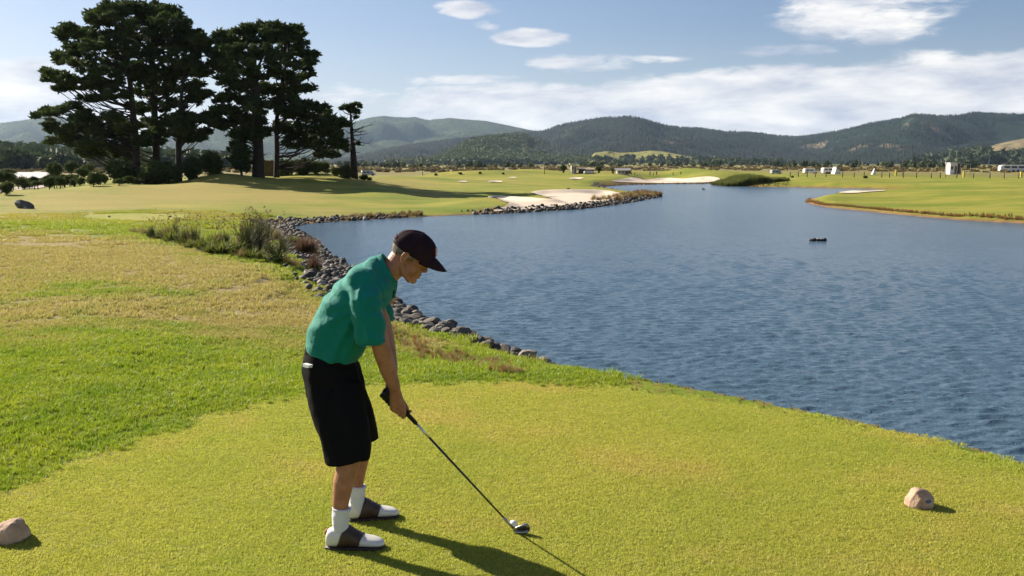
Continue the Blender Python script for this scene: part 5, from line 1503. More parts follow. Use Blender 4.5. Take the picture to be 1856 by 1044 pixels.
    for (x0, y0, x1, y1) in [(1685, 560, 1720, 505), (1684, 545, 1650, 512), (1683, 550, 1640, 520), (1686, 590, 1740, 540), (1688, 630, 1795, 600), (1690, 650, 1770, 640), (1692, 665, 1780, 692), (1690, 690, 1750, 700), (1688, 620, 1640, 600), (1690, 660, 1630, 650),
                             (1692, 690, 1640, 700), (1694, 720, 1730, 735), (1692, 640, 1745, 605), (1695, 705, 1650, 740), (1690, 600, 1710, 580), (1693, 680, 1735, 660), (1684, 530, 1722, 512), (1683, 525, 1700, 498), (1690, 612, 1760, 628), (1690, 645, 1655, 625)]:
        a = P(x0 / K, y0 / K, D0); b_ = P(x1 / K, y1 / K, D0 + rng.normal() * 1.5); pts = limb(br, a, b_, .07, .02, rng, .05)
        for _ in range(3):
            i = rng.integers(2, 6); br.tube([pts[i], pts[i] + Vector(((b_.x - a.x) * .3, rng.normal() * .4, rng.normal() * .35 - .05))], [.025, .01], 4)
        ends.append((b_, y1))
    b = br.build('branches', MT['bark'], recalc=False); b.parent = root; b.matrix_parent_inverse = Matrix.Translation(-root.location)
    cs = []; rs = []; ns = []
    for (x, y, r) in [(1690, 505, 12), (1715, 500, 15), (1728, 510, 10), (1655, 515, 13), (1640, 522, 8), (1700, 530, 20), (1715, 540, 12), (1680, 530, 16), (1640, 600, 9), (1635, 650, 9), (1710, 565, 8), (1670, 512, 10), (1650, 690, 12), (1665, 720, 14), (1720, 690, 8)]:
        c = P(x / K, y / K, D0 + rng.normal() * .5); rr = r / K / F_PX * D0
        cs.append(np.array(c[:])); rs.append(np.array([rr, rr, rr * .6])); ns.append(int(30 + r * 3))
    V, T = leaf_cloud(cs, rs, ns, .3, rng, shell=.2); tri_mesh('crown', V - np.array(root.location[:]), T, MT['pine'], root)
    print('pine triangles', n)
build_big_trees()

# ---- round shrubs and young trees: a few leafy crowns of different make, reused at their own size
CROWNS = {}
def crown_mesh(key, mat, seed, n=900, leaf=.16, lump=6, rz=1.0):
    rng = np.random.default_rng(seed); cs = []; rs = []; ns = []
    for _ in range(lump):
        d = rng.normal(size=3); d /= np.linalg.norm(d); d[2] = d[2] * .8
        cs.append(d * .48 * np.array([1, 1, rz])); r = rng.uniform(.38, .6); rs.append(np.array([r, r, r * rz])); ns.append(n // lump)
    V, T = leaf_cloud(cs, rs, ns, leaf, rng, shell=.35)
    me = bpy.data.meshes.new('crown'); me.from_pydata(V.tolist(), [], T.tolist()); me.materials.append(MT[mat]); CROWNS[key] = me
for i in range(3):
    crown_mesh('s%d' % i, 'shrub', 300 + i, 1500, .16, 9); crown_mesh('l%d' % i, 'shrub_lt', 320 + i, 900, .18, 7); crown_mesh('d%d' % i, 'pine', 340 + i, 1500, .17, 9, 1.0)
_tm = MB(); _tm.tube([(0, 0, 0), (.02, 0, .5), (0, .01, 1)], [.07, .05, .04], 7); _to = _tm.build('trunk', MT['bark2']); TRUNK = _to.data; bpy.data.objects.remove(_to)
def leafy(name, label, px, py, r, key, D, group=None, trunk=0.0, ry=None, cat='bush', basepy=None):
    """crown centred at px, py with photo radius r"""
    ry = ry or r; hp = hit(px, py + ry * (1.35 if trunk else .92), 60)
    if 60 < hp.y < 122 and D < 116: D = hp.y
    c = P(px, py, D); gz = hz(c.x, c.y); rm = r / F_PX * D; rzm = ry / F_PX * D
    root = empty(name, (c.x, c.y, gz)); tag(root, label, cat, group)
    o = bpy.data.objects.new('crown', CROWNS[key]); COL.objects.link(o); o.parent = root
    zc = c.z - gz
    if not trunk: zc = rzm * .78
    o.location = (0, 0, zc); o.scale = (rm * (1.42 if trunk else 1.2), rm * (1.42 if trunk else 1.2), rzm * (1.35 if trunk else 1.18)); o.rotation_euler = (0, 0, random.uniform(0, 6.28))
    t = bpy.data.objects.new('trunk', TRUNK); COL.objects.link(t); t.parent = root; t.scale = (max(.9, rm * .9), max(.9, rm * .9), max(zc, .3)); t.location = (0, 0, -.05)
    return root

def build_shrubs():
    K = 2.65
    big = [(583, 812, 72, 62, 's0', 100, 'large rounded bush left of the widest bush below the pines'), (750, 805, 98, 74, 's1', 98, 'widest rounded dark bush below the leftmost pines'), (718, 715, 40, 40, 'l0', 103, 'pale green bushy top standing above the widest bush'),
           (925, 800, 46, 66, 's2', 98, 'upright bush right of the widest bush'), (1020, 768, 48, 62, 's0', 103, 'upright dark bush in the gap between the pine trunks'), (1385, 795, 52, 52, 's1', 101, 'round bush just right of the thick trunks'),
           (1450, 790, 36, 56, 'd0', 103, 'dark upright bush under the drooping boughs'), (1510, 800, 34, 38, 'l1', 106, 'light green bush right of the drooping boughs'), (1560, 805, 26, 32, 'l2', 108, 'small light bush between the grove and the bare pine'), (1655, 800, 36, 38, 's2', 106, 'dark round bush left of the bare pine'),
           (1610, 815, 22, 24, 'l0', 108, 'low light bush beside the dark round bush'), (1745, 835, 22, 14, 's0', 109, 'low bush right of the bare pine foot'), (1770, 842, 16, 10, 's1', 110, 'lowest scrap of bush right of the bare pine')]
    for x, y, rx, ry, k, D, lab in big: leafy('bush', lab, x / K, y / K, rx / K, k, D, 'bushes under and beside the pines', 0, ry / K)
    # roadside trees at the left, crown centre in the second enlarged view
    row = [(58, 312, 52, 48, 's0', 84), (170, 258, 62, 50, 'l0', 90), (28, 205, 62, 56, 's1', 94), (100, 215, 40, 38, 's2', 97), (270, 262, 38, 44, 's1', 89), (318, 232, 30, 26, 's2', 98), (350, 270, 46, 26, 'l1', 96), (225, 300, 30, 20, 'l2', 88), (458, 248, 52, 50, 's2', 92), (505, 250, 26, 40, 's0', 96), (560, 245, 32, 44, 's1', 94), (600, 240, 36, 48, 's0', 95), (650, 235, 46, 50, 'l0', 97),
           (690, 255, 34, 34, 's2', 96), (745, 248, 42, 36, 'l1', 98), (700, 205, 30, 22, 's1', 104), (870, 215, 56, 62, 's1', 98), (935, 215, 40, 50, 's0', 99), (975, 225, 28, 36, 's2', 100), (1110, 255, 46, 26, 'l2', 97), (1195, 235, 44, 32, 'l0', 97), (1245, 245, 28, 24, 's0', 98), (520, 130, 60, 62, 's1', 118), (660, 110, 50, 50, 's2', 126), (780, 170, 46, 36, 's0', 125), (830, 130, 50, 40, 'l1', 135), (60, 165, 60, 30, 's2', 130)]
    desc = ['low dark tree nearest the left edge, in front of the gravel road', 'light green round tree beside the gravel road at far left', 'dark tree cut by the left edge behind the road', 'dark tree between the left edge and the white roof', 'narrow dark tree on a bare stem below the white roof', 'small dark crown under the left end of the white roof', 'low wide pale tree in front of the white roof', 'low pale shrub between two roadside trees',
            'round tree on a clear stem at the right end of the white roof', 'narrow dark tree just right of the roof-end tree', 'slim tree left of the paired roadside trees', 'dark half of the paired roadside trees', 'lighter half of the paired roadside trees', 'small dark tree right of the paired roadside trees', 'low light tree midway along the roadside row', 'small crown rising behind the middle of the roadside row',
            'largest round tree of the roadside row, on several stems', 'dark tree touching the largest roadside tree', 'narrow tree at the right of the roadside row', 'low light shrub in front of the large rounded bush', 'bright low tree in front of the two big bushes', 'dark scrap of bush between the two big bushes', 'tall dark tree rising behind the white roof end', 'tall dull tree rising behind the middle of the row', 'grey-green tree behind the row near the big bushes', 'pale tree highest behind the roadside row', 'wide dark tree behind the left end of the white roof']
    for (x, y, rx, ry, k, D), lab in zip(row, desc):
        leafy('roadside_tree', lab, x / 5.156, 280 + y / 5.156, rx / 5.156, k, D, 'young trees along the gravel road', 1, ry / 5.156, 'tree')
build_shrubs()

# ------------------------------------------------------------------ waterside plants
def blade_plant(seed, n, h, spread, w, droop=.5, col='flax', heads=0):
    """clump of arching strap leaves, optional flower or seed heads"""
    r = np.random.default_rng(seed); V = []; T = []
    for i in range(n):
        a = r.uniform(0, 6.283); L = h * r.uniform(.6, 1.1); out = spread * r.uniform(.15, 1.0); ww = w * r.uniform(.7, 1.2)
        bx, by = r.normal(0, spread * .12, 2); dx, dy = math.cos(a), math.sin(a); px_, py_ = -dy, dx; b = len(V); N = 4
        for k in range(N + 1):
            t = k / N; rad = out * t ** 1.5; z = L * (t - droop * (out / spread) * t * t * .55); q = ww * (1 - t ** 2 * .9) / 2
            V.append((bx + dx * rad - px_ * q, by + dy * rad - py_ * q, z)); V.append((bx + dx * rad + px_ * q, by + dy * rad + py_ * q, z))
        for k in range(N): c = b + 2 * k; T += [(c, c + 1, c + 3), (c, c + 3, c + 2)]
    return np.array(V), np.array(T)
def seed_heads(seed, n, h, spread, s):
    r = np.random.default_rng(seed); V = []; T = []
    for i in range(n):
        x, y = r.normal(0, spread * .5, 2); z = h * r.uniform(.75, 1.15); b = len(V); lx = x * .5; ly = y * .5
        V += [(lx - .006, ly, 0), (lx + .006, ly, 0), (x, y, z)]; T.append((b, b + 1, b + 2))
        for k in range(7):
            c = np.array([x, y, z]) + r.normal(0, s * .5, 3) * [1, 1, 1.6]; b = len(V); M = r.normal(size=(3, 3)) * s * .5
            V += [tuple(c + M[0]), tuple(c + M[1]), tuple(c + M[2])]; T.append((b, b + 1, b + 2))
    return np.array(V), np.array(T)
def build_plants():
    fl = foliage_mat('flax_leaves', (.05, .08, .012), (.22, .24, .045), .35, 3); rd = foliage_mat('reed_stems', (.03, .05, .016), (.10, .11, .04), .3, 3); br = foliage_mat('seed_heads', (.07, .035, .028), (.20, .12, .07), .3, 3)
    og = foliage_mat('orange_grass', (.20, .09, .03), (.38, .20, .08), .35, 3); st = foliage_mat('straw_grass', (.20, .14, .05), (.34, .27, .11), .35, 3)
    meshes = {}
    def mk(key, V, T, mat):
        me = bpy.data.meshes.new(key); me.from_pydata(V.tolist(), [], T.tolist()); me.materials.append(mat); meshes[key] = me
    for i in range(3):
        mk('flax%d' % i, *blade_plant(500 + i, 90, 1.0, .75, .055, .9), fl); mk('reed%d' % i, *blade_plant(510 + i, 170, 1.0, .38, .016, .35), rd)
        mk('head%d' % i, *seed_heads(520 + i, 26, 1.0, .42, .035), br); mk('tuss%d' % i, *blade_plant(530 + i, 200, 1.0, .7, .014, .8), st); mk('oran%d' % i, *blade_plant(540 + i, 160, 1.0, .5, .012, .5), og); mk('brow%d' % i, *blade_plant(550 + i, 240, 1.0, .6, .014, .6), br)
    def plant(name, label, px, py, hpx, parts, group, cat='plant', wide=1.0):
        p = hit(px, py); D = p.y; h = hpx * 1.22 / F_PX * D
        root = empty(name, (p.x, p.y, p.z - .03), random.uniform(0, 6.28)); tag(root, label, cat, group)
        parts = parts + [('leaves', 'flax' if random.random() < .5 else 'reed', .55, 1.7)] if cat == 'plant' and group.startswith('plants') else parts
        wide = wide * 1.25 if group.startswith('plants') else wide
        for nm, key, k, wd in parts:
            o = bpy.data.objects.new(nm, meshes[key + str(random.randrange(3))]); COL.objects.link(o); o.parent = root; o.scale = (h * k * wd * wide, h * k * wd * wide, h * k); o.rotation_euler = (0, 0, random.uniform(0, 6.28))
    F_ = [('leaves', 'flax', 1, 1.1)]; RH = [('leaves', 'reed', .85, 1), ('seed_heads', 'head', 1, 1)]; FH = [('leaves', 'flax', .7, 1.2), ('seed_heads', 'head', 1.1, .9)]; TU = [('leaves', 'tuss', 1, 1)]; RB = [('leaves', 'reed', 1, 1.1), ('seed_heads', 'head', .9, 1)]; BR = [('leaves', 'brow', 1, 1.2)]
    L = [(243, 424, 16, TU, 'low tussock at the far left tip of the planted bed', 1.3), (262, 428, 20, TU, 'straw tussock second from the left tip of the bed', 1.2), (275, 434, 30, RH, 'brown-headed reed near the left tip of the bed', 1), (290, 436, 26, FH, 'small flax with dark heads near the left tip', 1.1), (310, 441, 28, F_, 'flax clump left of the dark-headed reeds', 1.1), (318, 438, 40, RH, 'tall dark-headed reed left of the middle of the bed', 1),
         (335, 444, 36, RH, 'dense dark-headed reed beside the tall one', 1.1), (352, 448, 44, RH, 'tallest brown-headed reed in the left half of the bed', 1), (345, 452, 22, F_, 'low flax in front of the tall brown reed', 1.2), (368, 455, 28, F_, 'broad dark flax in the front row', 1.2), (385, 452, 40, FH, 'flax with loose flower stalks', 1), (380, 460, 22, F_, 'bright low flax at the lawn edge', 1.2), (402, 462, 30, F_, 'bright arching flax at the centre of the bed', 1.1),
         (410, 455, 40, RH, 'thin reed behind the arching flax', .9), (425, 463, 34, F_, 'flax with light blades right of centre', 1.1), (438, 470, 22, TU, 'dull tussock in the front row', 1.2), (447, 466, 62, RB, 'green reed stand, left part of the tallest clump', .85), (462, 468, 74, RB, 'tallest green reed stand of the bed', .8), (478, 466, 68, RB, 'green reed stand, right part of the tallest clump', .85), (455, 474, 30, F_, 'yellow-green flax below the tall reeds', 1.2),
         (470, 478, 26, F_, 'spiky flax below the middle of the tall reeds', 1.2), (490, 474, 40, RH, 'reddish reed right of the tall stand', 1), (500, 480, 34, F_, 'bright flax right of the tall stand', 1.1), (512, 474, 44, RB, 'thin green reed at the right of the bed', .9), (498, 440, 34, TU, 'pale tussock behind the right end of the bed', .9), (488, 436, 30, RB, 'green reed behind the pale tussock', .9),
         (520, 484, 22, TU, 'low straw tussock beside the rocks', 1.3), (548, 460, 34, BR, 'dark red-brown tussock by the water at the end of the bed', 1.3), (562, 462, 34, BR, 'brown tussock touching the water', 1.1), (570, 496, 40, BR, 'narrow brown tussock standing in the rocks', .7), (536, 488, 20, TU, 'dry tuft among the rocks', 1.2), (530, 442, 18, F_, 'low green patch between two rock beds', 1.6),
         (300, 433, 24, BR, 'low brown tussock behind the left flax', 1.2), (395, 446, 26, BR, 'brown tussock behind the middle flax', 1.2), (430, 450, 26, TU, 'straw tussock behind the light flax', 1.2)]
    for px, py, h, parts, lab, w in L: plant('flax_plant' if parts in (F_, FH) else 'tussock' if parts in (TU, BR) else 'reed_plant', lab, px, py, h, parts, 'plants in the waterside bed', 'plant', w)
    # orange grass at the rocks
    for px, py, h, lab in [(712, 566, 46, 'thin orange-brown weed stalks by the rocks at the golfer’s elbow'), (708, 572, 30, 'orange weed at the water just right of the shirt')]:
        plant('weed', lab, px, py, h, [('leaves', 'oran', 1, .45)], 'orange weeds by the rocks')
    # loose fringes nobody could count
    def fringe(name, pts, keys, sc, mats=None):
        srcs = [bpy.data.objects.new(name + '_source', meshes[k]) for k in keys]
        P3 = np.array(pts); scatter(name, P3, RNG.uniform(.6, 1.2, len(P3)) * sc, RNG.uniform(0, 6.28, len(P3)), srcs)
    def along(pxa, n, jx, jy):
        out = []
        for _ in range(n):
            i = random.randrange(len(pxa) - 1); t = random.random(); a, b = pxa[i], pxa[i + 1]
            out.append((a[0] + t * (b[0] - a[0]) + random.gauss(0, jx), a[1] + t * (b[1] - a[1]) + random.gauss(0, jy)))
        return out
    pts = [tuple(hit(x, y)) for x, y in along([(700, 590), (740, 622), (780, 645), (830, 655), (880, 664), (930, 676)], 170, 22, 5)]
    fringe('dry_orange_grass', pts, ['oran0', 'tuss1', 'tuss0'], .10)
    # grass and reeds on the bank of the right point
    pts = []
    poly = [(1470, 360), (1464, 366), (1500, 374), (1560, 380), (1640, 388), (1740, 397), (1900, 407)]
    for x, y in along(poly, 950, 2, 0):
        p = G(x, y, ZW)
        q = Vector((p.x, p.y + abs(random.gauss(0, .9)) + .15, 0)); pts.append((q.x, q.y, hz(q.x, q.y)))
    fringe('bank_grass', pts, ['tuss2', 'oran1', 'tuss1', 'oran2'], .20)
    pts = []
    for x, y in along([(1120, 368), (1160, 361), (1190, 357), (1197, 355.5), (1180, 352.5)], 260, 2, .5):
        p = G(x, y, ZW); pts.append((p.x + random.uniform(-2.2, 0), p.y + random.uniform(-.5, .8), max(ZW, hz(p.x, p.y))))
    fringe('point_grass', pts, ['tuss0', 'brow1', 'tuss2'], .6)
    # edge of the far shore
    pts = []
    for x, y in along([(1095, 338), (1130, 335.5), (1200, 334), (1300, 333), (1370, 338.6), (1430, 338.6)], 300, 2, .2):
        p = G(x, y, ZW); pts.append((p.x, p.y + random.uniform(0, 1.5), max(ZW, hz(p.x, p.y + .5))))
    fringe('far_bank_grass', pts, ['brow0', 'tuss1'], .28)
    # bank grass round the bunker peninsula, and hanging rough over the rocks
    pts = []
    for x, y in along([(620, 400), (700, 396), (760, 393)], 90, 3, .5):
        p = G(x, y, ZW); pts.append((p.x, p.y + random.uniform(.1, 1.6), hz(p.x, p.y + .8)))
    fringe('shore_dry_grass', pts, ['tuss0', 'brow2', 'tuss1'], .35)
    # dry seeding grass on the brow of the tee
    pts = []
    for i in range(1700):
        a = TEEP[RNG.integers(0, len(TEEP))]; q = a + RNG.normal(0, .12, 2); r = q * (1 + abs(random.gauss(.05, .03)))
        if r[0] > .6 and r[1] > 4 and random.random() < .45: pts.append((r[0], r[1], hz(r[0], r[1])))
    fringe('brow_seed_grass', pts, ['tuss0', 'tuss1', 'tuss2'], .034)
    # big green reed mound in the far water
    gm = foliage_mat('reed_bed', (.075, .10, .022), (.20, .22, .06), .35, .6); me = [bpy.data.meshes.new('reed_bed') for _ in range(2)]
    srcs = []
    for i in range(2):
        V, T = blade_plant(600 + i, 220, 1.0, .5, .03, .45); me[i].from_pydata(V.tolist(), [], T.tolist()); me[i].materials.append(gm); srcs.append(bpy.data.objects.new('reed_source', me[i]))
    a = G(1312, 337.5, ZW); b = G(1428, 337.5, ZW); pts = []; sc = []
    for _ in range(900):
        t = random.random(); x = a.x + (b.x - a.x) * t; y = a.y + random.uniform(-1, 9); env = .45 + .75 * math.exp(-((t - .42) / .28) ** 2)
        pts.append((x, y, max(ZW, hz(x, y)))); sc.append(env * 1.25 * random.uniform(.7, 1.1))
    o = scatter('reed_bed', np.array(pts), np.array(sc), RNG.uniform(0, 6.28, len(pts)), srcs)
build_plants()

# ------------------------------------------------------------------ far side of the lake: vehicles, huts, people, fence
def flat(px, base_y):
    """point on the plain whose foot is seen at base_y"""
    p = hit(px, base_y, 150, 3000); p.z = hz(p.x, p.y)
    return p
def build_far():
    white = pmat('white_panel', (.62, .62, .60), .5, .05, 2); glass = pmat('dark_glass', (.02, .025, .03), .1); tyre = pmat('tyre', (.02, .02, .02), .9); cream = pmat('cream_wall', (.50, .47, .40), .8, .06, 1); grey = pmat('grey_roof', (.22, .22, .23), .7, .1, 1)
    brown = pmat('brown_board', (.16, .11, .07), .9, .2, 2); yel = pmat('yellow_plastic', (.62, .50, .03), .5, .05, 2); wood = pmat('grey_timber', (.09, .08, .07), .9, .2, 3); cloth = [pmat('dark_jacket', (.03, .035, .05), .9), pmat('red_shirt', (.25, .05, .04), .9), pmat('pale_shirt', (.45, .45, .45), .9)]
    silver = pmat('silver_paint', (.30, .33, .37), .35, .05, 2)
    def part(mb, nm, mt, root, smooth=False): o = mb.build(nm, mt, root, smooth); return o
    def vehicle(name, label, px, base, wpx, hpx, kind, cat, group=None, body=white, rz=0.0):
        p = flat(px, base); D = p.y; s = 1 / F_PX * D; L = wpx * s; H = hpx * s; W = min(2.2, max(1.7, L * .42))
        root = empty(name, p, rz); tag(root, label, cat, group)
        wh = H * .16
        m = MB(); bev = H * .12
        pts = {'caravan': [(-.5, .16), (-.5, .75), (-.46, .93), (-.36, 1), (.38, 1), (.47, .9), (.5, .6), (.5, .16)], 'van': [(-.5, .16), (-.5, .85), (-.46, .97), (.18, 1), (.30, .92), (.40, .56), (.49, .50), (.5, .16)],
               'camper': [(-.5, .16), (-.5, .92), (-.47, 1), (.25, 1), (.42, .93), (.42, .75), (.36, .60), (.48, .45), (.5, .16)]}[kind]
        rs = []
        for y, k in ((-W / 2, .94), (-W / 2 + .12, 1), (W / 2 - .12, 1), (W / 2, .94)):
            rs.append([Vector((x * L * k, y, (z - .5) * H * (.97 if k < 1 else 1) + .5 * H)) for x, z in pts])
        m.rings(rs); part(m, 'body', body, root)
        nw = 3 if L > 4 else 2
        x0, x1 = (-.40, .36) if kind == 'caravan' else (-.42, .14)
        for i in range(nw):
            m = MB(); w = (x1 - x0) * L / nw; m.box(((x0 * L) + w * (i + .5), -W / 2 - .02, H * .70), (w * .78, .05, H * .24)); part(m, 'window', glass, root)
        if kind != 'caravan':
            m = MB(); m.rings([[Vector((x * L, y, z * H)) for x, z in ((.29, .90), (.385, .60), (.40, .60), (.31, .91))] for y in (-W * .42, W * .42)]); part(m, 'windscreen', glass, root)
            m = MB(); m.box((.29 * L, -W / 2 - .02, H * .70), (.12 * L, .05, H * .2)); part(m, 'door_window', glass, root)
        for x in ((-.05, .12) if kind == 'caravan' else (-.32, .32)):
            for y in (-1, 1):
                m = MB(); m.tube([(x * L, y * (W / 2 - .2), wh), (x * L, y * (W / 2 + .01), wh)], wh, 14); part(m, 'wheel', tyre, root)
        if kind == 'caravan':
            m = MB(); m.tube([(-.5 * L, 0, H * .2), (-.66 * L, 0, H * .18)], .05, 6); part(m, 'tow_bar', tyre, root)
    vehicle('minivan', 'white minivan with dark side windows parked on the plain beyond the lake', 1469, 314.5, 25, 9, 'van', 'van')
    vehicle('caravan', 'white caravan standing to the right of the white minivan', 1499, 315, 19, 11, 'caravan', 'caravan')
    vehicle('caravan', 'long white caravan cut by the right edge of the photo', 1836, 312, 50, 13, 'caravan', 'caravan')
    vehicle('parked_car', 'grey car parked behind the left end of the lake fence', 1406, 315, 18, 7, 'van', 'car', body=silver)
    vehicle('camper_van', 'white camper van below the bare pine at the foot of the rise', 722, 327, 23, 13, 'camper', 'camper van')
    vehicle('parked_car', 'low white vehicle between the two round trees by the tan building', 1068, 315, 20, 5, 'van', 'car')
    vehicle('parked_car', 'low silver vehicle partly hidden by the right foot of the rise', 668, 318.5, 24, 9, 'van', 'car', body=silver)

    def hut(name, label, px, base, wpx, hpx, wall, roofm, flat_roof=False, over=.25, cat='building', depth=None, win=1, rz=0, door=True, rh=.3):
        p = flat(px, base); D = p.y; s = D / F_PX; W = wpx * s; H = hpx * s; dp = depth or max(2.5, W * .6)
        root = empty(name, p, rz); tag(root, label, cat)
        hw = H * (1 if flat_roof else 1 - rh)
        m = MB(); m.box((0, 0, hw / 2 - .2), (W, dp, hw + .4)); m.build('wall', wall, root, False)
        m = MB()
        if flat_roof: m.box((0, 0, hw + .06), (W + over * 2, dp + over * 2, .14))
        else: m.rings([[Vector((x, -dp / 2 - over, hw - .05)), Vector((x, 0, H)), Vector((x, dp / 2 + over, hw - .05)), Vector((x, 0, H - .12))] for x in (-W / 2 - over, W / 2 + over)])
        m.build('roof', roofm, root, False)
        for i in range(win):
            m = MB(); x = -W / 2 + W * (i + .5) / (win + (1 if door else 0)); m.box((x, -dp / 2 - .02, hw * .58), (W / (win + 1) * .5, .06, hw * .28)); m.build('window', glass, root, False)
        if door:
            m = MB(); m.box((W / 2 - W / (win + 1) * .5, -dp / 2 - .02, hw * .38), (min(.95, W * .3), .06, hw * .74)); m.build('door', brown, root, False)
        return root, W, H, dp
    hut('entry_kiosk', 'narrow cream kiosk with a flat roof between two round trees', 1039.5, 314, 9, 16, cream, white, True, .3, 'kiosk', 2.4)
    hut('tan_building', 'low tan building right of the cream kiosk', 1061, 313, 26, 9, brown, pmat('tan_roof', (.30, .24, .17), .8), False, .3, win=3)
    hut('white_cottage', 'small white cottage with a pitched roof behind the far bunker', 1128, 316, 20, 11, cream, grey, False, .4, win=2)
    r, W, H, dp = hut('starter_hut', 'white hut with a wide flat canopy at the right of the plain', 1724, 316, 13, 20, white, white, True, .15, 'hut', 2.6)
    m = MB(); m.box((W * 1.45, 0, H - .08), (W * 2.1, dp, .12)); m.build('canopy', grey, r, False)
    m = MB(); m.box((W * 1.15, dp * .4, H * .42), (W * .9, .1, H * .84)); m.build('screen_wall', brown, r, False)
    for x in (W * .95, W * 2.35):
        m = MB(); m.tube([(x, -dp * .4, 0), (x, -dp * .4, H - .1)], .06, 6); m.build('post', white, r)
    hut('white_farm_building', 'long white roofed building behind the roadside trees at far left', 66, 327, 54, 15, cream, pmat('white_roof', (.60, .58, .56), .5), False, .5, win=3, rh=.62, depth=9)
    hut('grey_farm_building', 'grey-roofed building cut by the left edge of the photo', 4, 322, 34, 13, cream, grey, False, .5, win=2, rh=.6, depth=8)
    # small dark cabin next to the caravan
    p = flat(1515, 315.5); s = p.y / F_PX; root = empty('tent', p); tag(root, 'small white tent with a dark top right of the caravan', 'tent')
    m = MB(); w, h = 11 * s, 11 * s; m.rings([[Vector((-w / 2, y, 0)), Vector((-w * .25, y, h)), Vector((w * .3, y, h)), Vector((w / 2, y, 0))] for y in (-1.2, 1.2)]); m.build('canvas', white, root, False)
    m = MB(); m.rings([[Vector((-w * .27, y, h)), Vector((-w * .2, y, h + .3)), Vector((w * .26, y, h + .3)), Vector((w * .45, y, h * .45))] for y in (-1.25, 1.25)]); m.build('fly_sheet', grey, root, False)
    p = flat(1583, 316); s = p.y / F_PX; root = empty('white_sign_board', p); tag(root, 'white A-shaped board standing alone on the plain', 'sign board')
    m = MB(); w, h = 6 * s, 11 * s; m.rings([[Vector((-w / 2, y * 1.2, 0)), Vector((w * .2, y * .2, h)), Vector((w / 2, y * 1.2, 0))] for y in (-.5, .5)]); m.build('board', white, root, False)
    # yellow marker boxes
    for px, b, lab in ((1624, 318.5, 'yellow marker box left of the white hut'), (1747, 321, 'yellow marker box just right of the white hut'), (1851, 321, 'yellow marker box cut by the right edge')):
        p = flat(px, b); s = p.y / F_PX; root = empty('marker_box', p); tag(root, lab, 'marker box', 'yellow marker boxes on the plain')
        m = MB(); m.rings([[Vector((x * k, y * k, z)) for x, y in ((-1.7 * s, -1.0 * s), (1.7 * s, -1.0 * s), (1.7 * s, 1.0 * s), (-1.7 * s, 1.0 * s))] for k, z in ((1.15, 0), (1, 1.5 * s), (1, 8 * s), (.8, 8.8 * s))]); m.build('box', yel, root, False)
        m = MB(); m.box((0, 0, 9.2 * s), (2.6 * s, 1.6 * s, .9 * s)); m.build('lid', yel, root, False)
    # people on the far green, skinned figures
    skinm = pmat('far_skin', (.30, .16, .10), .6); trou = pmat('dark_trousers', (.03, .03, .04), .9)
    def person(px, b, hpx, shirt, lab, pose=0.0, rz=0):
        p = flat(px, b); H = hpx / F_PX * p.y; k = H / 1.75; root = empty('person', p, rz); tag(root, lab, 'person', 'people standing on the far green')
        m = MB(); m.chain([(0, 0, 1.36), (0, 0, 1.46), (pose * .2, 0, 1.52)], [.07, .055, .06], 8); m.ball((pose * .25, 0, 1.63), (.085, .075, .115), None, 10, 8)
        for s_ in (-1, 1):
            m.chain([(0, s_ * .19, 1.38), (.05 + pose * .1, s_ * .24, 1.12), (.18 + pose * .2, s_ * .12, .92)], [.05, .042, .032], 6)
            m.chain([(0, s_ * .10, .9), (.02, s_ * .13, .48), (0, s_ * .15, .06), (.12, s_ * .16, .03)], [.085, .06, .042, .035], 6)
        m.v = [v * k for v in m.v]; remeshed(m, 'body', .035 * k, skinm, root, 2)
        m = MB(); m.rings([[Vector((x * a + pose * .03, y * a, z)) for x, y in [(math.cos(t) * .13, math.sin(t) * .21) for t in [6.283 * j / 10 for j in range(10)]]] for a, z in ((.85, .85), (.95, 1.1), (1.02, 1.35), (.55, 1.47))])
        for s_ in (-1, 1): m.tube([(0, s_ * .2, 1.4), (.05, s_ * .25, 1.15)], [.075, .065], 8)
        m.v = [v * k for v in m.v]; m.build('shirt', shirt, root)
        m = MB()
        for s_ in (-1, 1): m.tube([(0, s_ * .09, .95), (.02, s_ * .13, .5), (0, s_ * .15, .12)], [.115, .085, .065], 8)
        m.v = [v * k for v in m.v]; m.build('trousers', trou, root)
    for a in ((1144, 317.5, 6.5, cloth[0], 'person in a dark jacket left of the white cottage end', .3), (1150, 317.5, 6, cloth[1], 'person in a red top beside the dark-jacketed one', 0), (1178, 318.5, 8, cloth[0], 'person in dark clothes, left of three on the far green', .5), (1184, 318.5, 8.5, cloth[2], 'person in a pale shirt, middle of three on the far green', 0),
              (1190, 318, 8, cloth[0], 'person in dark clothes, right of three on the far green', .2), (1220, 318.5, 7.5, cloth[1], 'person in a red top above the long far bunker', .2), (1234, 317, 6.5, cloth[0], 'person in dark clothes above the right part of the far bunker', .4)): person(*a, rz=random.uniform(0, 6))
    # fence of thin posts
    fr = empty('post_fence', flat(1640, 322)); tag(fr, 'thin wire fence on timber posts crossing the plain beyond the lake', 'fence'); fl = fr.location
    xs = [1432, 1447, 1463, 1478, 1497, 1527, 1548, 1566, 1598, 1612, 1637, 1661, 1688, 1704, 1734, 1764, 1794, 1820, 1846, 1872]
    prev = None
    for i, x in enumerate(xs):
        p = flat(x, 320.5 + (x - 1432) * .008); s = p.y / F_PX; h = (9 + (i * 7 % 3)) * s
        m = MB(); m.tube([p - fl - Vector((0, 0, .3)), p - fl + Vector((0, 0, h))], .085, 6); m.build('post', wood, fr)
        if prev is not None:
            m = MB()
            for f in (.35, .6, .9): m.tube([prev - fl + Vector((0, 0, 9 * s * f)), p - fl + Vector((0, 0, 9 * s * f))], .018, 4)
            m.build('wire', wood, fr)
        prev = p
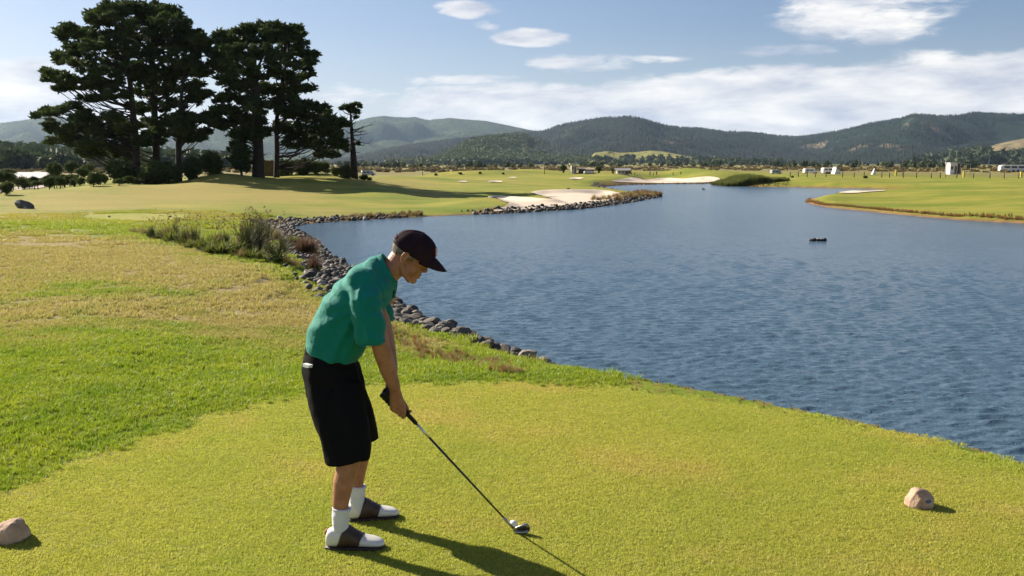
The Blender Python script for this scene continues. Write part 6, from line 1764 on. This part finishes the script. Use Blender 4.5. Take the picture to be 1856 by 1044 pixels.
    for px, b, h, lab in ((1432.5, 325, 17, 'dark marker post at the water behind the reed bed'), (1714, 322, 38, 'tall thin pole left of the white hut'), (1636, 318, 50, 'thin lamp pole on the plain left of the yellow box'), (1478, 312, 30, 'thin lamp pole behind the white minivan'), (1400, 314, 32, 'thin lamp pole behind the grey car'), (658, 316, 30, 'thin pole right of the bare pine'), (766, 318, 34, 'thin pole beyond the green mounds'),
                          (987, 316, 40, 'thin pole left of the cream kiosk'), (1112, 316, 38, 'thin pole between the tan building and the cottage'), (1556, 312, 24, 'short pole on the plain right of the tent')):
        p = flat(px, b); s = p.y / F_PX; root = empty('pole', p); tag(root, lab, 'pole', 'thin poles on the plain')
        m = MB(); m.tube([(0, 0, -.3), (0, 0, h * s)], [.065, .045], 6); m.build('mast', wood, root)
        if h > 25:
            m = MB(); m.tube([(0, 0, h * s), (-.5, 0, h * s + .1), (-.9, 0, h * s)], [.05, .05, .12], 6); m.build('lamp_arm', wood, root)
    # timber fence panels behind the pine trunks
    ctr = spot(495, 112); root = empty('board_fence', ctr); tag(root, 'brown board fence glimpsed behind the thick pine trunks', 'fence')
    for i in range(11):
        x = P(473 + i * 4.0, 300, 112).x - ctr.x; m = MB(); m.box((x, 0, .75 + (i % 2) * .04), (.235, .04, 1.9 + (i % 3) * .05)); m.build('board', brown, root, False)
    for zz in (.35, 1.35):
        m = MB(); m.box((P(493, 300, 112).x - ctr.x, .05, zz), (2.9, .06, .1)); m.build('rail', brown, root, False)
    # trees on the plain near the buildings
    for px, b, r_, k, lab in ((1021, 313, 6.5, 's0', 'small round dark tree left of the cream kiosk'), (1085, 313.5, 6, 's1', 'small round dark tree right of the low white vehicle'), (1141, 315, 4, 's2', 'small dark tree at the right end of the cottage'), (1110, 314, 4.5, 'l0', 'pale small tree left of the cottage')):
        p = flat(px, b); D = p.y; rm = r_ / F_PX * D; root = empty('small_tree', p); tag(root, lab, 'tree', 'small trees beside the far buildings')
        o = bpy.data.objects.new('crown', CROWNS[k]); COL.objects.link(o); o.parent = root; o.scale = (rm, rm, rm); o.location = (0, 0, rm * 1.35)
        t = bpy.data.objects.new('trunk', TRUNK); COL.objects.link(t); t.parent = root; t.scale = (3, 3, rm)
    for px, b, r_, k, lab in ((790, 318, 3.5, 's0', 'small dark bush on the green mound below the grey hills'), (834, 316, 4, 's1', 'small bush left of the far mounds'), (870, 315, 3.5, 's2', 'small bush on top of the far mounds'), (1568, 323, 4.5, 'd0', 'dark bush on the grass before the fence'), (912, 316, 3, 's0', 'tiny bush right of the far mounds'), (1030, 338, 3, 's1', 'tiny bush on the fairway above the near bunker'), (1436, 322, 3, 'd1', 'tiny dark bush by the marker post')):
        p = flat(px, b); D = p.y; rm = r_ / F_PX * D; root = empty('bush', p); tag(root, lab, 'bush', 'low bushes on the far grass')
        o = bpy.data.objects.new('crown', CROWNS[k]); COL.objects.link(o); o.parent = root; o.scale = (rm, rm, rm * .8); o.location = (0, 0, rm * .5)
    # boulder on the left fairway
    p = hit(44, 378); s = p.y / F_PX; me = rock_mesh('boulder', 61, 4, .55, .25); me.materials.append(pmat('boulder_stone', (.05, .05, .045), .8, .3, 2, .02, 12, col2=(.13, .12, .11)))
    o = bpy.data.objects.new('boulder', me); COL.objects.link(o); o.location = (p.x, p.y, p.z + 5 * s); o.scale = (21 * s, 13 * s, 17 * s); o.rotation_euler = (.3, R(28), .2); tag(o, 'dark slanting boulder alone on the grass at far left', 'boulder')
    m = MB(); m.rings([[Vector((x, y * .5, z)) for x, z in ((-.30, -.10), (.30, -.14), (.34, .12), (-.26, .16))] for y in (-.05, .05)]); q = m.build('shiny_face', pmat('face_sheen', (.30, .36, .44), .4), None, False)  # reflection on the boulder's shiny face, put in as a pale blue plate
    q.parent = o; q.location = (.42, -.86, .10); q.rotation_euler = (R(-20), 0, .15)
    for px, lab in ((198, 'tiny dark marker at the left of the pale mown tee'), (308, 'tiny dark marker at the right of the pale mown tee')):
        p = hit(px, 393.5); s = p.y / F_PX; o = bpy.data.objects.new('tee_marker', rock_mesh('tee_marker', px, 2, .7, .2)); COL.objects.link(o); o.data.materials.append(brown); o.location = (p.x, p.y, p.z + s); o.scale = (3 * s,) * 3; tag(o, lab, 'tee marker', 'markers on the pale mown tee')
    # stones breaking the surface, a duck
    p = G(1483, 437, ZW); s = p.y / F_PX
    root = empty('float_log', p); tag(root, 'low dark float with pale bands lying in the middle of the lake', 'float')
    dk = pmat('wet_dark', (.02, .018, .016), .5); pl = pmat('pale_band', (.30, .27, .22), .7)
    for i in range(5):
        x = (-13 + i * 6.3) * s; m = MB(); m.ball((0, 0, 0), (3.9 * s, 3 * s, 3.0 * s * (1 + .2 * math.sin(i * 2))), None, 12, 8); o = m.build('segment', dk, root); o.location = (x, .03 * math.sin(i * 2), .05)
        if i in (0, 2, 3): m = MB(); m.tube([(x - 1.0 * s, 0, .05), (x + .6 * s, 0, .05)], 3.15 * s, 12); m.build('band', pl, root)
    p = G(1275, 343.5, ZW); s = p.y / F_PX; root = empty('duck', p, 2.8); tag(root, 'dark duck swimming near the far reed bed', 'duck')
    m = MB(); k = 5.2 * s; m.ball((0, 0, .18 * k), (.5 * k, .24 * k, .22 * k), None, 14, 10); m.chain([(.34 * k, 0, .25 * k), (.42 * k, 0, .5 * k), (.46 * k, 0, .62 * k)], [.13 * k, .08 * k, .11 * k], 8); m.chain([(.50 * k, 0, .6 * k), (.62 * k, 0, .56 * k)], [.05 * k, .03 * k], 6); m.chain([(-.4 * k, 0, .22 * k), (-.6 * k, 0, .32 * k)], [.12 * k, .04 * k], 6)
    remeshed(m, 'body', .035 * k, dk, root, 2)
    # gravel road at far left
    grv = pmat('gravel', (.30, .25, .22), .95, .15, 1.5, .01, 10, col2=(.38, .33, .29))
    a = [hit(-60, 362), hit(0, 351), hit(45, 343), hit(95, 337), hit(130, 333.5)]; b = [hit(-60, 347), hit(0, 341), hit(50, 336.5), hit(100, 333), hit(130, 331.5)]
    V = []; Fc = []
    N = 40
    for i in range(N + 1):
        t = i / N * 4; k = min(int(t), 3); f = t - k; pa = a[k].lerp(a[k + 1], f); pb = b[k].lerp(b[k + 1], f)
        for j in range(9): q = pa.lerp(pb, j / 8); V.append((q.x, q.y, hz(q.x, q.y) + .07))
    for i in range(N):
        for j in range(8): Fc.append((i * 9 + j, i * 9 + j + 1, (i + 1) * 9 + j + 1, (i + 1) * 9 + j))
    tag(mesh_obj('gravel_road', V, Fc, grv), kind='structure')
build_far()
print('tris', sum(len(o.data.polygons) for o in scene.objects if o.type == 'MESH'))
